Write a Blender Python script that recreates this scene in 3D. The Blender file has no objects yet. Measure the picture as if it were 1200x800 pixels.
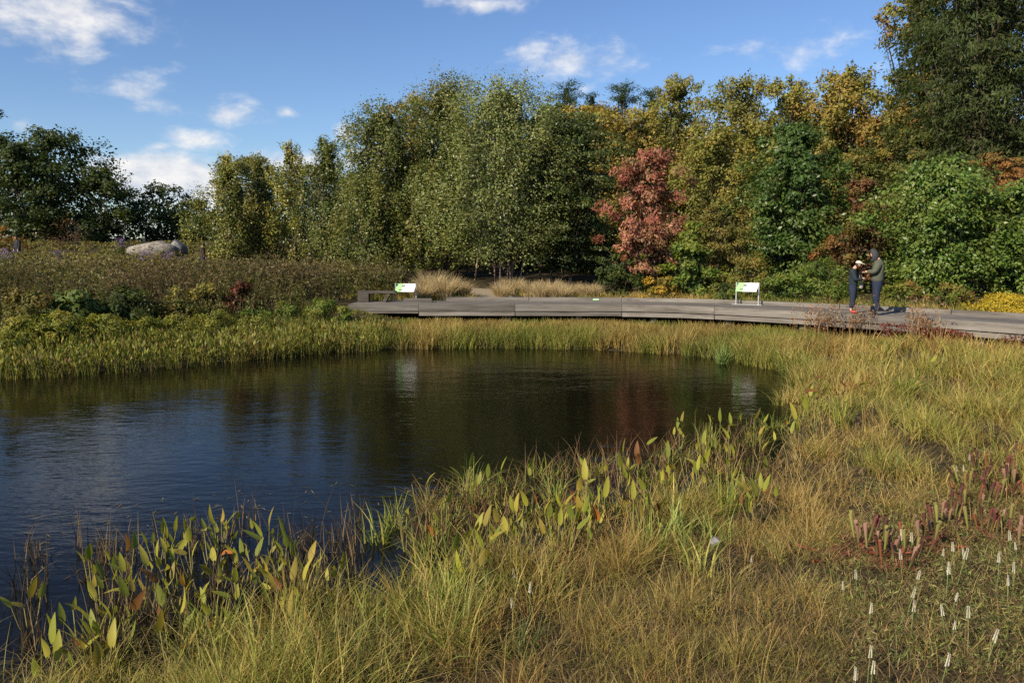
import bpy, math, random
import numpy as np
from mathutils import Vector, Matrix

# ------------------------------------------------------------------ camera, sky, sun, exposure
SC = bpy.context.scene
COL = SC.collection
RNG = np.random.default_rng(7)
random.seed(7)
EYE = 2.57                       # metres above the water (water is z = 0)
FPX = 933.3                      # focal length in photo pixels (28 mm on a 36 mm frame, 1200 px wide)
PITCH = math.atan(102.0 / FPX)   # horizon sits 102 px above the middle of the photo

cam_d = bpy.data.cameras.new('camera')
cam_d.lens = 28.0; cam_d.sensor_width = 36.0; cam_d.clip_start = 0.05; cam_d.clip_end = 3000
cam = bpy.data.objects.new('camera', cam_d); COL.objects.link(cam)
cam.location = (0, 0, EYE); cam.rotation_euler = (math.pi / 2 - PITCH, 0, 0)
SC.camera = cam

SUN_EL = math.radians(31)
SUN_DIR = Vector((-0.70, -0.71, 0)).normalized()        # horizontal direction towards the sun
sun_vec = Vector((SUN_DIR.x * math.cos(SUN_EL), SUN_DIR.y * math.cos(SUN_EL), math.sin(SUN_EL)))
sun_d = bpy.data.lights.new('sun', 'SUN'); sun_d.energy = 5.0; sun_d.angle = math.radians(0.5)
sun_d.color = (1.0, 0.87, 0.66)
sun = bpy.data.objects.new('sun', sun_d); COL.objects.link(sun)
sun.rotation_euler = (-sun_vec).to_track_quat('-Z', 'Y').to_euler()
sun.location = (-20, -15, 30)

SC.view_settings.view_transform = 'Standard'
SC.view_settings.look = 'None'
SC.view_settings.exposure = 0.55
SC.view_settings.gamma = 1.0
SC.render.engine = 'CYCLES'
SC.cycles.use_denoising = False
SC.cycles.max_bounces = 6; SC.cycles.diffuse_bounces = 2; SC.cycles.glossy_bounces = 3
SC.cycles.transmission_bounces = 4; SC.cycles.transparent_max_bounces = 4
SC.cycles.caustics_reflective = False; SC.cycles.caustics_refractive = False

_c, _s = math.cos(PITCH), math.sin(PITCH)
def ray(px, py):
    a = (px - 600.0) / FPX; b = (400.0 - py) / FPX
    return (a, _c + b * _s, -_s + b * _c)
def on_z(px, py, z=0.0):
    d = ray(px, py); t = (z - EYE) / d[2]
    return (d[0] * t, d[1] * t)
def at_y(px, py, Y):
    d = ray(px, py); t = Y / d[1]
    return (d[0] * t, Y, EYE + d[2] * t)
def px_per_m(Y):
    return FPX / Y
def project(x, y, z):
    x = np.asarray(x, float); y = np.asarray(y, float); z = np.asarray(z, float) - EYE
    dep = y * _c - z * _s; up = y * _s + z * _c
    dep = np.maximum(dep, 1e-3)
    return 600 + FPX * x / dep, 400 - FPX * up / dep

def build_world():
    w = bpy.data.worlds.new('World'); SC.world = w; w.use_nodes = True
    nt = w.node_tree; nt.nodes.clear(); N = nt.nodes.new; L = nt.links.new
    sky = N('ShaderNodeTexSky'); sky.sky_type = 'NISHITA'; sky.sun_disc = False
    sky.sun_elevation = SUN_EL; sky.sun_rotation = math.atan2(SUN_DIR.x, SUN_DIR.y)
    sky.altitude = 50; sky.air_density = 1.0; sky.dust_density = 0.1; sky.ozone_density = 4.0
    tc = N('ShaderNodeTexCoord'); sep = N('ShaderNodeSeparateXYZ'); L(tc.outputs['Generated'], sep.inputs[0])
    def M(op, a, b=None, c=None, clamp=False):
        n = N('ShaderNodeMath'); n.operation = op; n.use_clamp = clamp
        for i, v in enumerate((a, b, c)):
            if v is None: continue
            if isinstance(v, (int, float)): n.inputs[i].default_value = v
            else: L(v, n.inputs[i])
        return n.outputs[0]
    az = M('ARCTAN2', sep.outputs[0], sep.outputs[1]); el = M('ARCSINE', sep.outputs[2])
    cmb = N('ShaderNodeCombineXYZ'); L(az, cmb.inputs[0]); L(el, cmb.inputs[1])
    # noise in direction space, a little stretched sideways
    mp = N('ShaderNodeMapping'); mp.inputs['Scale'].default_value = (1.0, 1.9, 1.0); L(cmb.outputs[0], mp.inputs[0])
    n1 = N('ShaderNodeTexNoise'); n1.inputs['Scale'].default_value = 17; n1.inputs['Detail'].default_value = 9
    n1.inputs['Roughness'].default_value = 0.6; n1.inputs['Distortion'].default_value = 0.15; L(mp.outputs[0], n1.inputs['Vector'])
    clouds = [(68, 10, 95, 40, 1.0), (20, 38, 30, 14, .6), (100, 48, 26, 22, .85), (165, 108, 42, 24, .62), (273, 133, 40, 17, .85),
              (232, 166, 42, 15, .62), (187, 172, 14, 6, .6), (185, 207, 100, 32, 1.9), (235, 228, 65, 24, 1.6), (404, 160, 16, 16, .9),
              (672, 70, 74, 26, .82), (560, 4, 60, 12, .5), (336, 131, 16, 7, .6), (965, 57, 46, 18, .36), (683, 104, 18, 10, .8),
              (330, 190, 60, 16, .8), (20, 146, 16, 9, .5), (430, 190, 60, 22, .9), (800, 160, 90, 20, .7), (880, 60, 30, 10, .3)]
    cl = []
    for (x, y, wx, wy, s) in clouds:
        d = Vector(ray(x, y)).normalized()
        cl.append((math.atan2(d.x, d.y), math.asin(d.z), wx / FPX, wy / FPX, s))
    rr = random.Random(3)
    for k in range(16):          # the same scattered fair-weather clouds all round the horizon
        a = rr.uniform(0.75, 2 * math.pi - 0.75)
        if a > math.pi: a -= 2 * math.pi
        cl.append((a, rr.uniform(0.05, 0.45), rr.uniform(.05, .12), rr.uniform(.018, .04), rr.uniform(.6, 1.0)))
    best = None
    for (a, e, wx, wy, s) in cl:
        sub = N('ShaderNodeVectorMath'); sub.operation = 'SUBTRACT'; L(cmb.outputs[0], sub.inputs[0]); sub.inputs[1].default_value = (a, e, 0)
        mul = N('ShaderNodeVectorMath'); mul.operation = 'MULTIPLY'; L(sub.outputs[0], mul.inputs[0]); mul.inputs[1].default_value = (1 / wx, 1 / wy, 0)
        ln = N('ShaderNodeVectorMath'); ln.operation = 'LENGTH'; L(mul.outputs[0], ln.inputs[0])
        v = M('MULTIPLY_ADD', ln.outputs['Value'], -s, s)
        best = v if best is None else M('MAXIMUM', best, v)
    best = M('MAXIMUM', best, -0.6)
    v = M('MULTIPLY_ADD', n1.outputs[0], 2.3, -1.22); v = M('ADD', v, best)
    mr = N('ShaderNodeMapRange'); mr.interpolation_type = 'SMOOTHSTEP'; L(v, mr.inputs[0])
    mr.inputs[1].default_value = -0.16; mr.inputs[2].default_value = 0.95; mr.inputs[3].default_value = 0; mr.inputs[4].default_value = 0.92
    # cloud tone: lit tops, greyer thick undersides
    mp2 = N('ShaderNodeMapping'); mp2.inputs['Scale'].default_value = (1.0, 1.9, 1.0); mp2.inputs['Location'].default_value = (0.012, -0.03, 0); L(cmb.outputs[0], mp2.inputs[0])
    n2 = N('ShaderNodeTexNoise'); n2.inputs['Scale'].default_value = 17; n2.inputs['Detail'].default_value = 7; L(mp2.outputs[0], n2.inputs['Vector'])
    n2.inputs['Roughness'].default_value = 0.55
    df = M('SUBTRACT', n1.outputs[0], n2.outputs[0]); tone = M('MULTIPLY_ADD', df, 2.6, 0.62, clamp=True)
    cc = N('ShaderNodeMix'); cc.data_type = 'RGBA'; L(tone, cc.inputs[0])
    cc.inputs[6].default_value = (3.9, 4.3, 5.1, 1); cc.inputs[7].default_value = (6.9, 6.7, 6.5, 1)
    hsv = N('ShaderNodeHueSaturation'); hsv.inputs['Hue'].default_value = .508; hsv.inputs['Saturation'].default_value = 1.08; hsv.inputs['Value'].default_value = .93; L(sky.outputs[0], hsv.inputs['Color'])
    mx = N('ShaderNodeMix'); mx.data_type = 'RGBA'; L(mr.outputs[0], mx.inputs[0]); L(hsv.outputs[0], mx.inputs[6]); L(cc.outputs[2], mx.inputs[7])
    bg = N('ShaderNodeBackground'); bg.inputs['Strength'].default_value = 0.10; L(mx.outputs[2], bg.inputs[0])
    out = N('ShaderNodeOutputWorld'); L(bg.outputs[0], out.inputs[0])
build_world()

# ------------------------------------------------------------------ helpers
def nrm(v):
    return v / np.maximum(np.linalg.norm(v, axis=-1, keepdims=True), 1e-9)
_TAB = RNG.random((64, 64))
def vnoise(x, y, s=1.0, o=0.0):
    """smooth value noise 0..1, vectorised"""
    x = np.asarray(x, float) * s + 31.7 + o; y = np.asarray(y, float) * s + 17.3 + o * 1.7
    xi = np.floor(x).astype(int); yi = np.floor(y).astype(int); fx = x - xi; fy = y - yi
    fx = fx * fx * (3 - 2 * fx); fy = fy * fy * (3 - 2 * fy)
    a = _TAB[xi % 64, yi % 64]; b = _TAB[(xi + 1) % 64, yi % 64]; c = _TAB[xi % 64, (yi + 1) % 64]; d = _TAB[(xi + 1) % 64, (yi + 1) % 64]
    return (a * (1 - fx) + b * fx) * (1 - fy) + (c * (1 - fx) + d * fx) * fy

def tag(o, label=None, cat=None, group=None, kind=None):
    if label: o['label'] = label
    if cat: o['category'] = cat
    if group: o['group'] = group
    if kind: o['kind'] = kind
    return o
def empty(name, loc, rz=0.0):
    o = bpy.data.objects.new(name, None); COL.objects.link(o); o.location = loc; o.rotation_euler = (0, 0, rz)
    o.empty_display_size = 0.2
    return o
def link(name, me, parent=None, loc=None, rot=None):
    o = bpy.data.objects.new(name, me); COL.objects.link(o)
    if parent is not None: o.parent = parent
    if loc is not None: o.location = loc
    if rot is not None: o.rotation_euler = rot
    return o
def quad_mesh(name, V, C, mat, smooth=False):
    """V (n,4,3) separate quads, C (n,3) one colour each"""
    n = len(V); me = bpy.data.meshes.new(name)
    me.vertices.add(n * 4); me.loops.add(n * 4); me.polygons.add(n)
    me.vertices.foreach_set('co', np.ascontiguousarray(V, np.float32).ravel())
    me.loops.foreach_set('vertex_index', np.arange(n * 4, dtype=np.int32))
    me.polygons.foreach_set('loop_start', np.arange(0, n * 4, 4, dtype=np.int32))
    me.polygons.foreach_set('loop_total', np.full(n, 4, np.int32))
    at = me.color_attributes.new('col', 'FLOAT_COLOR', 'POINT')
    c = np.ones((n, 4, 4), np.float32); c[:, :, :3] = np.asarray(C, np.float32)[:, None, :]
    at.data.foreach_set('color', c.ravel())
    me.materials.append(mat); me.update(calc_edges=True)
    return me
def poly_mesh(name, V, F, mat, smooth=False, col=None):
    me = bpy.data.meshes.new(name); me.from_pydata([tuple(map(float, v)) for v in V], [], [tuple(f) for f in F])
    if mat is not None: me.materials.append(mat)
    if smooth: me.polygons.foreach_set('use_smooth', [True] * len(me.polygons))
    if col is not None:
        at = me.color_attributes.new('col', 'FLOAT_COLOR', 'POINT'); c = np.ones((len(V), 4), np.float32); c[:, :3] = col
        at.data.foreach_set('color', c.ravel())
    me.update()
    return me
class MB:
    """collects tubes / boxes into one mesh"""
    def __init__(s): s.V = []; s.F = []
    def tube(s, pts, rad, n=6, cap=True):
        pts = [Vector(p) for p in pts]; b = len(s.V); k = len(pts)
        for i, p in enumerate(pts):
            t = (pts[min(i + 1, k - 1)] - pts[max(i - 1, 0)]).normalized()
            u = t.cross(Vector((0.31, 0.95, 0.05)) if abs(t.z) > .8 else Vector((0, 0, 1))).normalized(); v = t.cross(u)
            for j in range(n):
                a = 2 * math.pi * j / n
                s.V.append(p + (u * math.cos(a) + v * math.sin(a)) * rad[i])
        for i in range(k - 1):
            for j in range(n):
                s.F.append((b + i * n + j, b + i * n + (j + 1) % n, b + (i + 1) * n + (j + 1) % n, b + (i + 1) * n + j))
        if cap:
            s.F.append(tuple(b + j for j in range(n))[::-1]); s.F.append(tuple(b + (k - 1) * n + j for j in range(n)))
        return s
    def box(s, c, size, rz=0.0, M=None):
        b = len(s.V); x, y, z = [q / 2 for q in size]
        R = M if M is not None else Matrix.Rotation(rz, 3, 'Z')
        for p in ((-x, -y, -z), (x, -y, -z), (x, y, -z), (-x, y, -z), (-x, -y, z), (x, -y, z), (x, y, z), (-x, y, z)):
            s.V.append(Vector(c) + R @ Vector(p))
        for f in ((3, 2, 1, 0), (4, 5, 6, 7), (0, 1, 5, 4), (1, 2, 6, 5), (2, 3, 7, 6), (3, 0, 4, 7)):
            s.F.append(tuple(b + i for i in f))
        return s
    def build(s, name, mat, parent=None, smooth=False, loc=None):
        return link(name, poly_mesh(name, s.V, s.F, mat, smooth), parent, loc)

# ---- materials
def new_mat(name):
    m = bpy.data.materials.new(name); m.use_nodes = True; nt = m.node_tree; nt.nodes.clear()
    return m, nt, nt.nodes.new, nt.links.new
def leaf_mat(name, rough=0.5, spec=0.35, trans=0.35):
    m, nt, N, L = new_mat(name)
    at = N('ShaderNodeAttribute'); at.attribute_name = 'col'
    p = N('ShaderNodeBsdfPrincipled'); p.inputs['Roughness'].default_value = rough; p.inputs['Specular IOR Level'].default_value = spec
    L(at.outputs['Color'], p.inputs['Base Color'])
    t = N('ShaderNodeBsdfTranslucent')
    hs = N('ShaderNodeMix'); hs.data_type = 'RGBA'; hs.blend_type = 'MULTIPLY'; hs.inputs[0].default_value = 1.0
    L(at.outputs['Color'], hs.inputs[6]); hs.inputs[7].default_value = (1.25, 1.2, 0.55, 1); L(hs.outputs[2], t.inputs[0])
    mx = N('ShaderNodeMixShader'); mx.inputs[0].default_value = trans; L(p.outputs[0], mx.inputs[1]); L(t.outputs[0], mx.inputs[2])
    o = N('ShaderNodeOutputMaterial'); L(mx.outputs[0], o.inputs[0])
    return m
def plain_mat(name, col, rough=0.6, spec=0.4, var=0.15, scale=6.0, bump=0.0, metal=0.0, stretch=(1, 1, 1)):
    m, nt, N, L = new_mat(name)
    p = N('ShaderNodeBsdfPrincipled'); p.inputs['Roughness'].default_value = rough; p.inputs['Specular IOR Level'].default_value = spec; p.inputs['Metallic'].default_value = metal
    tc = N('ShaderNodeTexCoord'); mp = N('ShaderNodeMapping'); mp.inputs['Scale'].default_value = stretch; L(tc.outputs['Object'], mp.inputs[0])
    n = N('ShaderNodeTexNoise'); n.inputs['Scale'].default_value = scale; n.inputs['Detail'].default_value = 6; n.inputs['Roughness'].default_value = .65; L(mp.outputs[0], n.inputs['Vector'])
    r = N('ShaderNodeMapRange'); r.inputs[1].default_value = .25; r.inputs[2].default_value = .75; r.inputs[3].default_value = 1 - var; r.inputs[4].default_value = 1 + var; L(n.outputs[0], r.inputs[0])
    mu = N('ShaderNodeMix'); mu.data_type = 'RGBA'; mu.blend_type = 'MULTIPLY'; mu.inputs[0].default_value = 1; mu.inputs[6].default_value = (*col, 1); L(r.outputs[0], mu.inputs[7])
    L(mu.outputs[2], p.inputs['Base Color'])
    if bump:
        b = N('ShaderNodeBump'); b.inputs['Strength'].default_value = bump; b.inputs['Distance'].default_value = .02; L(n.outputs[0], b.inputs['Height']); L(b.outputs[0], p.inputs['Normal'])
    o = N('ShaderNodeOutputMaterial'); L(p.outputs[0], o.inputs[0])
    return m
def ramp_mat(name, stops, scale, rough=0.9, bump=0.4, stretch=(1, 1, 1), detail=8, bdist=.03, coord='Object', spec=.2, obj_var=0.0):
    m, nt, N, L = new_mat(name)
    p = N('ShaderNodeBsdfPrincipled'); p.inputs['Roughness'].default_value = rough; p.inputs['Specular IOR Level'].default_value = spec
    tc = N('ShaderNodeTexCoord'); mp = N('ShaderNodeMapping'); mp.inputs['Scale'].default_value = stretch; L(tc.outputs[coord], mp.inputs[0])
    vec = mp.outputs[0]
    oi = N('ShaderNodeObjectInfo')
    if obj_var:
        ad = N('ShaderNodeVectorMath'); ad.operation = 'MULTIPLY_ADD'; L(oi.outputs['Random'], ad.inputs[0]); ad.inputs[1].default_value = (37, 53, 71); L(vec, ad.inputs[2]); vec = ad.outputs[0]
    n = N('ShaderNodeTexNoise'); n.inputs['Scale'].default_value = scale; n.inputs['Detail'].default_value = detail; n.inputs['Roughness'].default_value = .65; L(vec, n.inputs['Vector'])
    cr = N('ShaderNodeValToRGB'); L(n.outputs[0], cr.inputs[0])
    while len(cr.color_ramp.elements) < len(stops): cr.color_ramp.elements.new(.5)
    for e, (pos, c) in zip(cr.color_ramp.elements, stops): e.position = pos; e.color = (*c, 1)
    colr = cr.outputs[0]
    if obj_var:
        r = N('ShaderNodeMapRange'); r.inputs[3].default_value = 1 - obj_var; r.inputs[4].default_value = 1 + obj_var; L(oi.outputs['Random'], r.inputs[0])
        mu = N('ShaderNodeMix'); mu.data_type = 'RGBA'; mu.blend_type = 'MULTIPLY'; mu.inputs[0].default_value = 1; L(colr, mu.inputs[6]); L(r.outputs[0], mu.inputs[7]); colr = mu.outputs[2]
    L(colr, p.inputs['Base Color'])
    b = N('ShaderNodeBump'); b.inputs['Strength'].default_value = bump; b.inputs['Distance'].default_value = bdist; L(n.outputs[0], b.inputs['Height']); L(b.outputs[0], p.inputs['Normal'])
    o = N('ShaderNodeOutputMaterial'); L(p.outputs[0], o.inputs[0])
    return m
M_LEAF = leaf_mat('leaf', .55, .25, .38)
M_GLOSS = leaf_mat('glossy_leaf', .42, .4, .32)
M_GRASS = leaf_mat('grass_blade', .55, .25, .35)
M_DRY = leaf_mat('dry_plant', .8, .1, .2)
M_BARK = ramp_mat('bark', [(.3, (.035, .026, .02)), (.7, (.11, .085, .065))], 6, stretch=(1, 1, .25))
M_BIRCH = ramp_mat('birch_bark', [(.35, (.08, .045, .032)), (.55, (.33, .23, .18)), (.8, (.52, .43, .36))], 7, stretch=(1, 1, .5))
M_GROUND = ramp_mat('ground_thatch', [(.3, (.018, .014, .008)), (.5, (.045, .033, .015)), (.62, (.055, .048, .018)), (.8, (.11, .08, .035))], 5.5, coord='Object')
M_PATH = ramp_mat('path_gravel', [(.3, (.20, .16, .11)), (.7, (.34, .28, .20))], 14, bump=.2)
M_WOOD = ramp_mat('weathered_timber', [(.25, (.045, .040, .035)), (.45, (.13, .118, .105)), (.65, (.20, .185, .17)), (.85, (.30, .28, .26))], 3.2, rough=.8, bump=.6, stretch=(.22, 1.6, 2.4), obj_var=.26, bdist=.012)
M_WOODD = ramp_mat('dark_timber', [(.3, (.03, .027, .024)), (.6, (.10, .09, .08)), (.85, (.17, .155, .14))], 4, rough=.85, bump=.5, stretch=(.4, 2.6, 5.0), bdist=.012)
M_ROCK = ramp_mat('pale_rock', [(.3, (.05, .044, .038)), (.42, (.22, .20, .17)), (.52, (.36, .33, .285)), (.58, (.19, .17, .145)), (.8, (.48, .44, .385))], 1.7, bump=1.0, bdist=.25, stretch=(.7, 1, 1.8))
M_ROCKD = ramp_mat('grey_rock', [(.3, (.07, .07, .072)), (.7, (.30, .30, .31))], 9, bump=.6, bdist=.03)

# ------------------------------------------------------------------ pond outline, boardwalk line and terrain
DECK = 0.97
front_px = [(408, 356.8), (480, 356.8), (560, 357), (660, 357), (767, 357.6), (830, 359.6), (900, 363.2), (965, 366.6), (1027, 370.2), (1110, 375.2), (1200, 381.2)]
fr = [on_z(a, b, DECK) for a, b in front_px]
dx = fr[-1][0] - fr[-2][0]; dy = fr[-1][1] - fr[-2][1]; dl = math.hypot(dx, dy); dx /= dl; dy /= dl
fr += [(fr[-1][0] + dx * 2.2 + .1, fr[-1][1] + dy * 2.2), (fr[-1][0] + dx * 4.6 + .1, fr[-1][1] + dy * 4.6)]
def smooth_line(P, step=.25, it=40):
    P = np.array(P, float); seg = np.r_[0, np.cumsum(np.linalg.norm(np.diff(P, axis=0), axis=1))]
    s = np.arange(0, seg[-1], step); Q = np.stack([np.interp(s, seg, P[:, 0]), np.interp(s, seg, P[:, 1])], -1)
    for _ in range(it): Q[1:-1] = .25 * Q[:-2] + .5 * Q[1:-1] + .25 * Q[2:]
    return Q
FRONT = smooth_line(fr)
_t = np.gradient(FRONT, axis=0); _t = nrm(_t); BACKN = np.stack([-_t[:, 1], _t[:, 0]], -1)     # towards the back
ARC = np.r_[0, np.cumsum(np.linalg.norm(np.diff(FRONT, axis=0), axis=1))]
def deck_q(x, y):
    """distance behind (+) or before (-) the boardwalk's front edge"""
    shp = np.shape(x); x = np.ravel(x); y = np.ravel(y); F = FRONT[::2]; N_ = BACKN[::2]; out = np.empty(len(x))
    for i in range(0, len(x), 20000):
        dx_ = x[i:i + 20000, None] - F[None, :, 0]; dy_ = y[i:i + 20000, None] - F[None, :, 1]; k = (dx_ ** 2 + dy_ ** 2).argmin(1); r = np.arange(len(k))
        out[i:i + 20000] = dx_[r, k] * N_[k, 0] + dy_[r, k] * N_[k, 1]
    return out.reshape(shp)
shore_px = [(-420, 455), (-200, 448), (0, 442), (100, 437), (200, 429), (300, 420), (400, 411), (480, 408), (600, 407), (700, 409),
            (800, 415), (870, 423), (928, 435), (954, 452), (950, 480), (928, 524), (865, 580), (780, 622), (670, 648),
            (570, 660), (490, 685), (430, 725), (330, 752), (200, 778), (80, 788), (-60, 800), (-400, 820)]
POND = np.array([on_z(*p) for p in shore_px])
def pond_sd(x, y):
    """signed distance to the shoreline, positive on land"""
    x = np.asarray(x, float); y = np.asarray(y, float); shp = x.shape; x = x.ravel(); y = y.ravel()
    d2 = np.full(x.shape, 1e18); ins = np.zeros(x.shape, bool); n = len(POND)
    for i in range(n):
        ax, ay = POND[i]; bx, by = POND[(i + 1) % n]; ex, ey = bx - ax, by - ay
        t = np.clip(((x - ax) * ex + (y - ay) * ey) / (ex * ex + ey * ey), 0, 1)
        d2 = np.minimum(d2, (x - ax - t * ex) ** 2 + (y - ay - t * ey) ** 2)
        c = ((ay > y) != (by > y)) & (x < (bx - ax) * (y - ay) / ((by - ay) if by != ay else 1e-9) + ax)
        ins ^= c
    d = np.sqrt(d2); return np.where(ins, -d, d).reshape(shp)
WALK_DIPS = [(-28.6, 46.0, .75), (-15.95, 41.0, .55)]       # a hidden path behind the meadow crest
def sstep(a, b, v):
    t = np.clip((v - a) / (b - a), 0, 1); return t * t * (3 - 2 * t)
def H(x, y):
    x = np.asarray(x, float); y = np.asarray(y, float)
    s0 = pond_sd(x, y); s = s0 + (vnoise(x, y, .9) - .5) * .5 * sstep(0, 1, np.abs(s0) + .3)
    sp = np.maximum(s, 0)
    left = np.interp(sp, [0, 1, 2.5, 5, 9, 25, 43, 90, 400], [.02, .18, .45, .85, 1.25, 2.28, 3.3, 4.5, 8])
    q = deck_q(x, y)
    back = np.interp(q, [-4, 0, 1, 2.7, 6, 15, 40, 400], [.24, .34, .42, .86, 1.05, 1.5, 2.3, 6]); back = np.minimum(back, np.interp(sp, [0, 1, 3, 8], [.02, .16, .5, 9]))
    fore = np.interp(sp, [0, .8, 2, 5, 9, 20, 400], [.02, .07, .13, .28, .45, .8, 2])
    ang = np.degrees(np.arctan2(y - 14.0, x + 1.0))
    wl = sstep(96, 112, ang) + sstep(-178, -179.9, ang); wl = np.clip(np.where(ang < -150, 1 - sstep(-165, -140, ang), wl), 0, 1)
    wb = sstep(6, 22, ang) * (1 - sstep(96, 112, ang))
    wf = np.clip(1 - wl - wb, 0, 1)
    h = wl * left + wb * back + wf * fore
    bump = (vnoise(x, y, 1.6, 5) - .5) * .10 + (vnoise(x, y, .45, 9) - .5) * .16
    h = h + bump * sstep(.2, 3, sp) * 1.0 + (vnoise(x, y, 2.7, 3) - .55) * .13 * sstep(0, .5, sp) * (1 - sstep(1.5, 3, sp))
    for (cx, cy, dep) in WALK_DIPS: h = h - dep * np.exp(-(((x - cx) / 5.0) ** 2 + ((y - cy) / 2.6) ** 2))
    return np.where(s < 0, -.75 * sstep(0, 1.6, -s) - .01, h)
def Hs(x, y): return float(H(np.array([x]), np.array([y]))[0])

def build_ground():
    xs = np.concatenate([[-600, -300, -150, -100, -75], np.arange(-60, -16, 1.5), np.arange(-16, 16, .28), np.arange(16, 62, 1.5), [75, 100, 150, 300, 600]])
    ys = np.concatenate([[-200, -80, -30, -12, -5], np.arange(-1, 30, .28), np.arange(30, 90, 1.6), [100, 130, 180, 300, 600, 900]])
    X, Y = np.meshgrid(xs, ys); Z = H(X, Y); nx, ny = len(xs), len(ys)
    V = np.stack([X, Y, Z], -1).reshape(-1, 3)
    i = np.arange(nx - 1)[None, :] + np.arange(ny - 1)[:, None] * nx
    F = np.stack([i, i + 1, i + 1 + nx, i + nx], -1).reshape(-1, 4)
    me = bpy.data.meshes.new('ground'); me.vertices.add(len(V)); me.vertices.foreach_set('co', V.astype(np.float32).ravel())
    me.loops.add(F.size); me.loops.foreach_set('vertex_index', F.astype(np.int32).ravel()); me.polygons.add(len(F))
    me.polygons.foreach_set('loop_start', np.arange(0, F.size, 4, dtype=np.int32)); me.polygons.foreach_set('loop_total', np.full(len(F), 4, np.int32))
    me.polygons.foreach_set('use_smooth', np.ones(len(F), bool)); me.materials.append(M_GROUND); me.update(calc_edges=True)
    tag(link('ground', me), 'brown thatch ground around the pond and under the trees', 'ground', kind='structure')
build_ground()

def water_mat():
    m, nt, N, L = new_mat('pond_water')
    p = N('ShaderNodeBsdfPrincipled'); p.inputs['Base Color'].default_value = (.005, .0045, .0025, 1)
    p.inputs['Roughness'].default_value = .06; p.inputs['IOR'].default_value = 1.17; p.inputs['Specular IOR Level'].default_value = .5
    tc = N('ShaderNodeTexCoord')
    def noise(sc, st, rot, det):
        mp = N('ShaderNodeMapping'); mp.inputs['Scale'].default_value = st; mp.inputs['Rotation'].default_value = (0, 0, rot); L(tc.outputs['Object'], mp.inputs[0])
        n = N('ShaderNodeTexNoise'); n.inputs['Scale'].default_value = sc; n.inputs['Detail'].default_value = det; n.inputs['Roughness'].default_value = .55; L(mp.outputs[0], n.inputs['Vector']); return n.outputs[0]
    a = noise(6.5, (.55, 1.25, 1), .18, 3.0); b = noise(1.3, (.6, 1.0, 1), -.25, 2.0); g = noise(.33, (1, 1, 1), 0, 2.0)
    gr = N('ShaderNodeMapRange'); L(g, gr.inputs[0]); gr.inputs[1].default_value = .35; gr.inputs[2].default_value = .68; gr.inputs[3].default_value = .35; gr.inputs[4].default_value = 1.0
    mu = N('ShaderNodeMath'); mu.operation = 'MULTIPLY'; L(a, mu.inputs[0]); L(gr.outputs[0], mu.inputs[1])
    ad = N('ShaderNodeMath'); ad.operation = 'MULTIPLY_ADD'; L(b, ad.inputs[0]); ad.inputs[1].default_value = 1.2; L(mu.outputs[0], ad.inputs[2])
    bp = N('ShaderNodeBump'); bp.inputs['Strength'].default_value = .28; bp.inputs['Distance'].default_value = .03; L(ad.outputs[0], bp.inputs['Height']); L(bp.outputs[0], p.inputs['Normal'])
    o = N('ShaderNodeOutputMaterial'); L(p.outputs[0], o.inputs[0]); return m
def build_water():
    x0, y0 = POND.min(0) - 2; x1, y1 = POND.max(0) + 2
    me = poly_mesh('pond_water', [(x0, y0, 0), (x1, y0, 0), (x1, y1, 0), (x0, y1, 0)], [(0, 1, 2, 3)], water_mat())
    tag(link('pond_water', me), 'dark rippled pond water reflecting trees and blue sky', 'pond', kind='structure')
build_water()

# ------------------------------------------------------------------ boardwalk
def deck_pt(s, off):
    s = np.atleast_1d(s)
    x = np.interp(s, ARC, FRONT[:, 0]) + np.interp(s, ARC, BACKN[:, 0]) * off
    y = np.interp(s, ARC, FRONT[:, 1]) + np.interp(s, ARC, BACKN[:, 1]) * off
    return np.stack([x, y], -1)
def deck_piece(name, s0, s1, o0, o1, z0, z1, mat, parent, n=None, tilt=0.0):
    """a bar following the deck's curve; own frame (x along) so the grain runs with it"""
    n = n or max(2, int((s1 - s0) / .7) + 1); ss = np.linspace(s0, s1, n)
    A = deck_pt(ss, o0); B = deck_pt(ss, o1); c = (A[0] + B[-1]) / 2
    d = B[-1] - B[0]; ang = math.atan2(d[1], d[0]); R = np.array([[math.cos(ang), math.sin(ang)], [-math.sin(ang), math.cos(ang)]])
    A = (A - c) @ R.T; B = (B - c) @ R.T; V = []; F = []
    for i in range(n):
        dz = tilt * (i / (n - 1) - .5)
        V += [(A[i, 0], A[i, 1], z0 + dz), (B[i, 0], B[i, 1], z0 + dz), (B[i, 0], B[i, 1], z1 + dz), (A[i, 0], A[i, 1], z1 + dz)]
    for i in range(n - 1):
        b = i * 4
        for j in range(4): F.append((b + j, b + 4 + j, b + 4 + (j + 1) % 4, b + (j + 1) % 4))
    F.append((0, 1, 2, 3)); e = (n - 1) * 4; F.append((e + 3, e + 2, e + 1, e))
    o = link(name, poly_mesh(name, V, F, mat), parent, (c[0], c[1], 0), (0, 0, ang)); return o
DECK_W = 2.1
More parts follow.
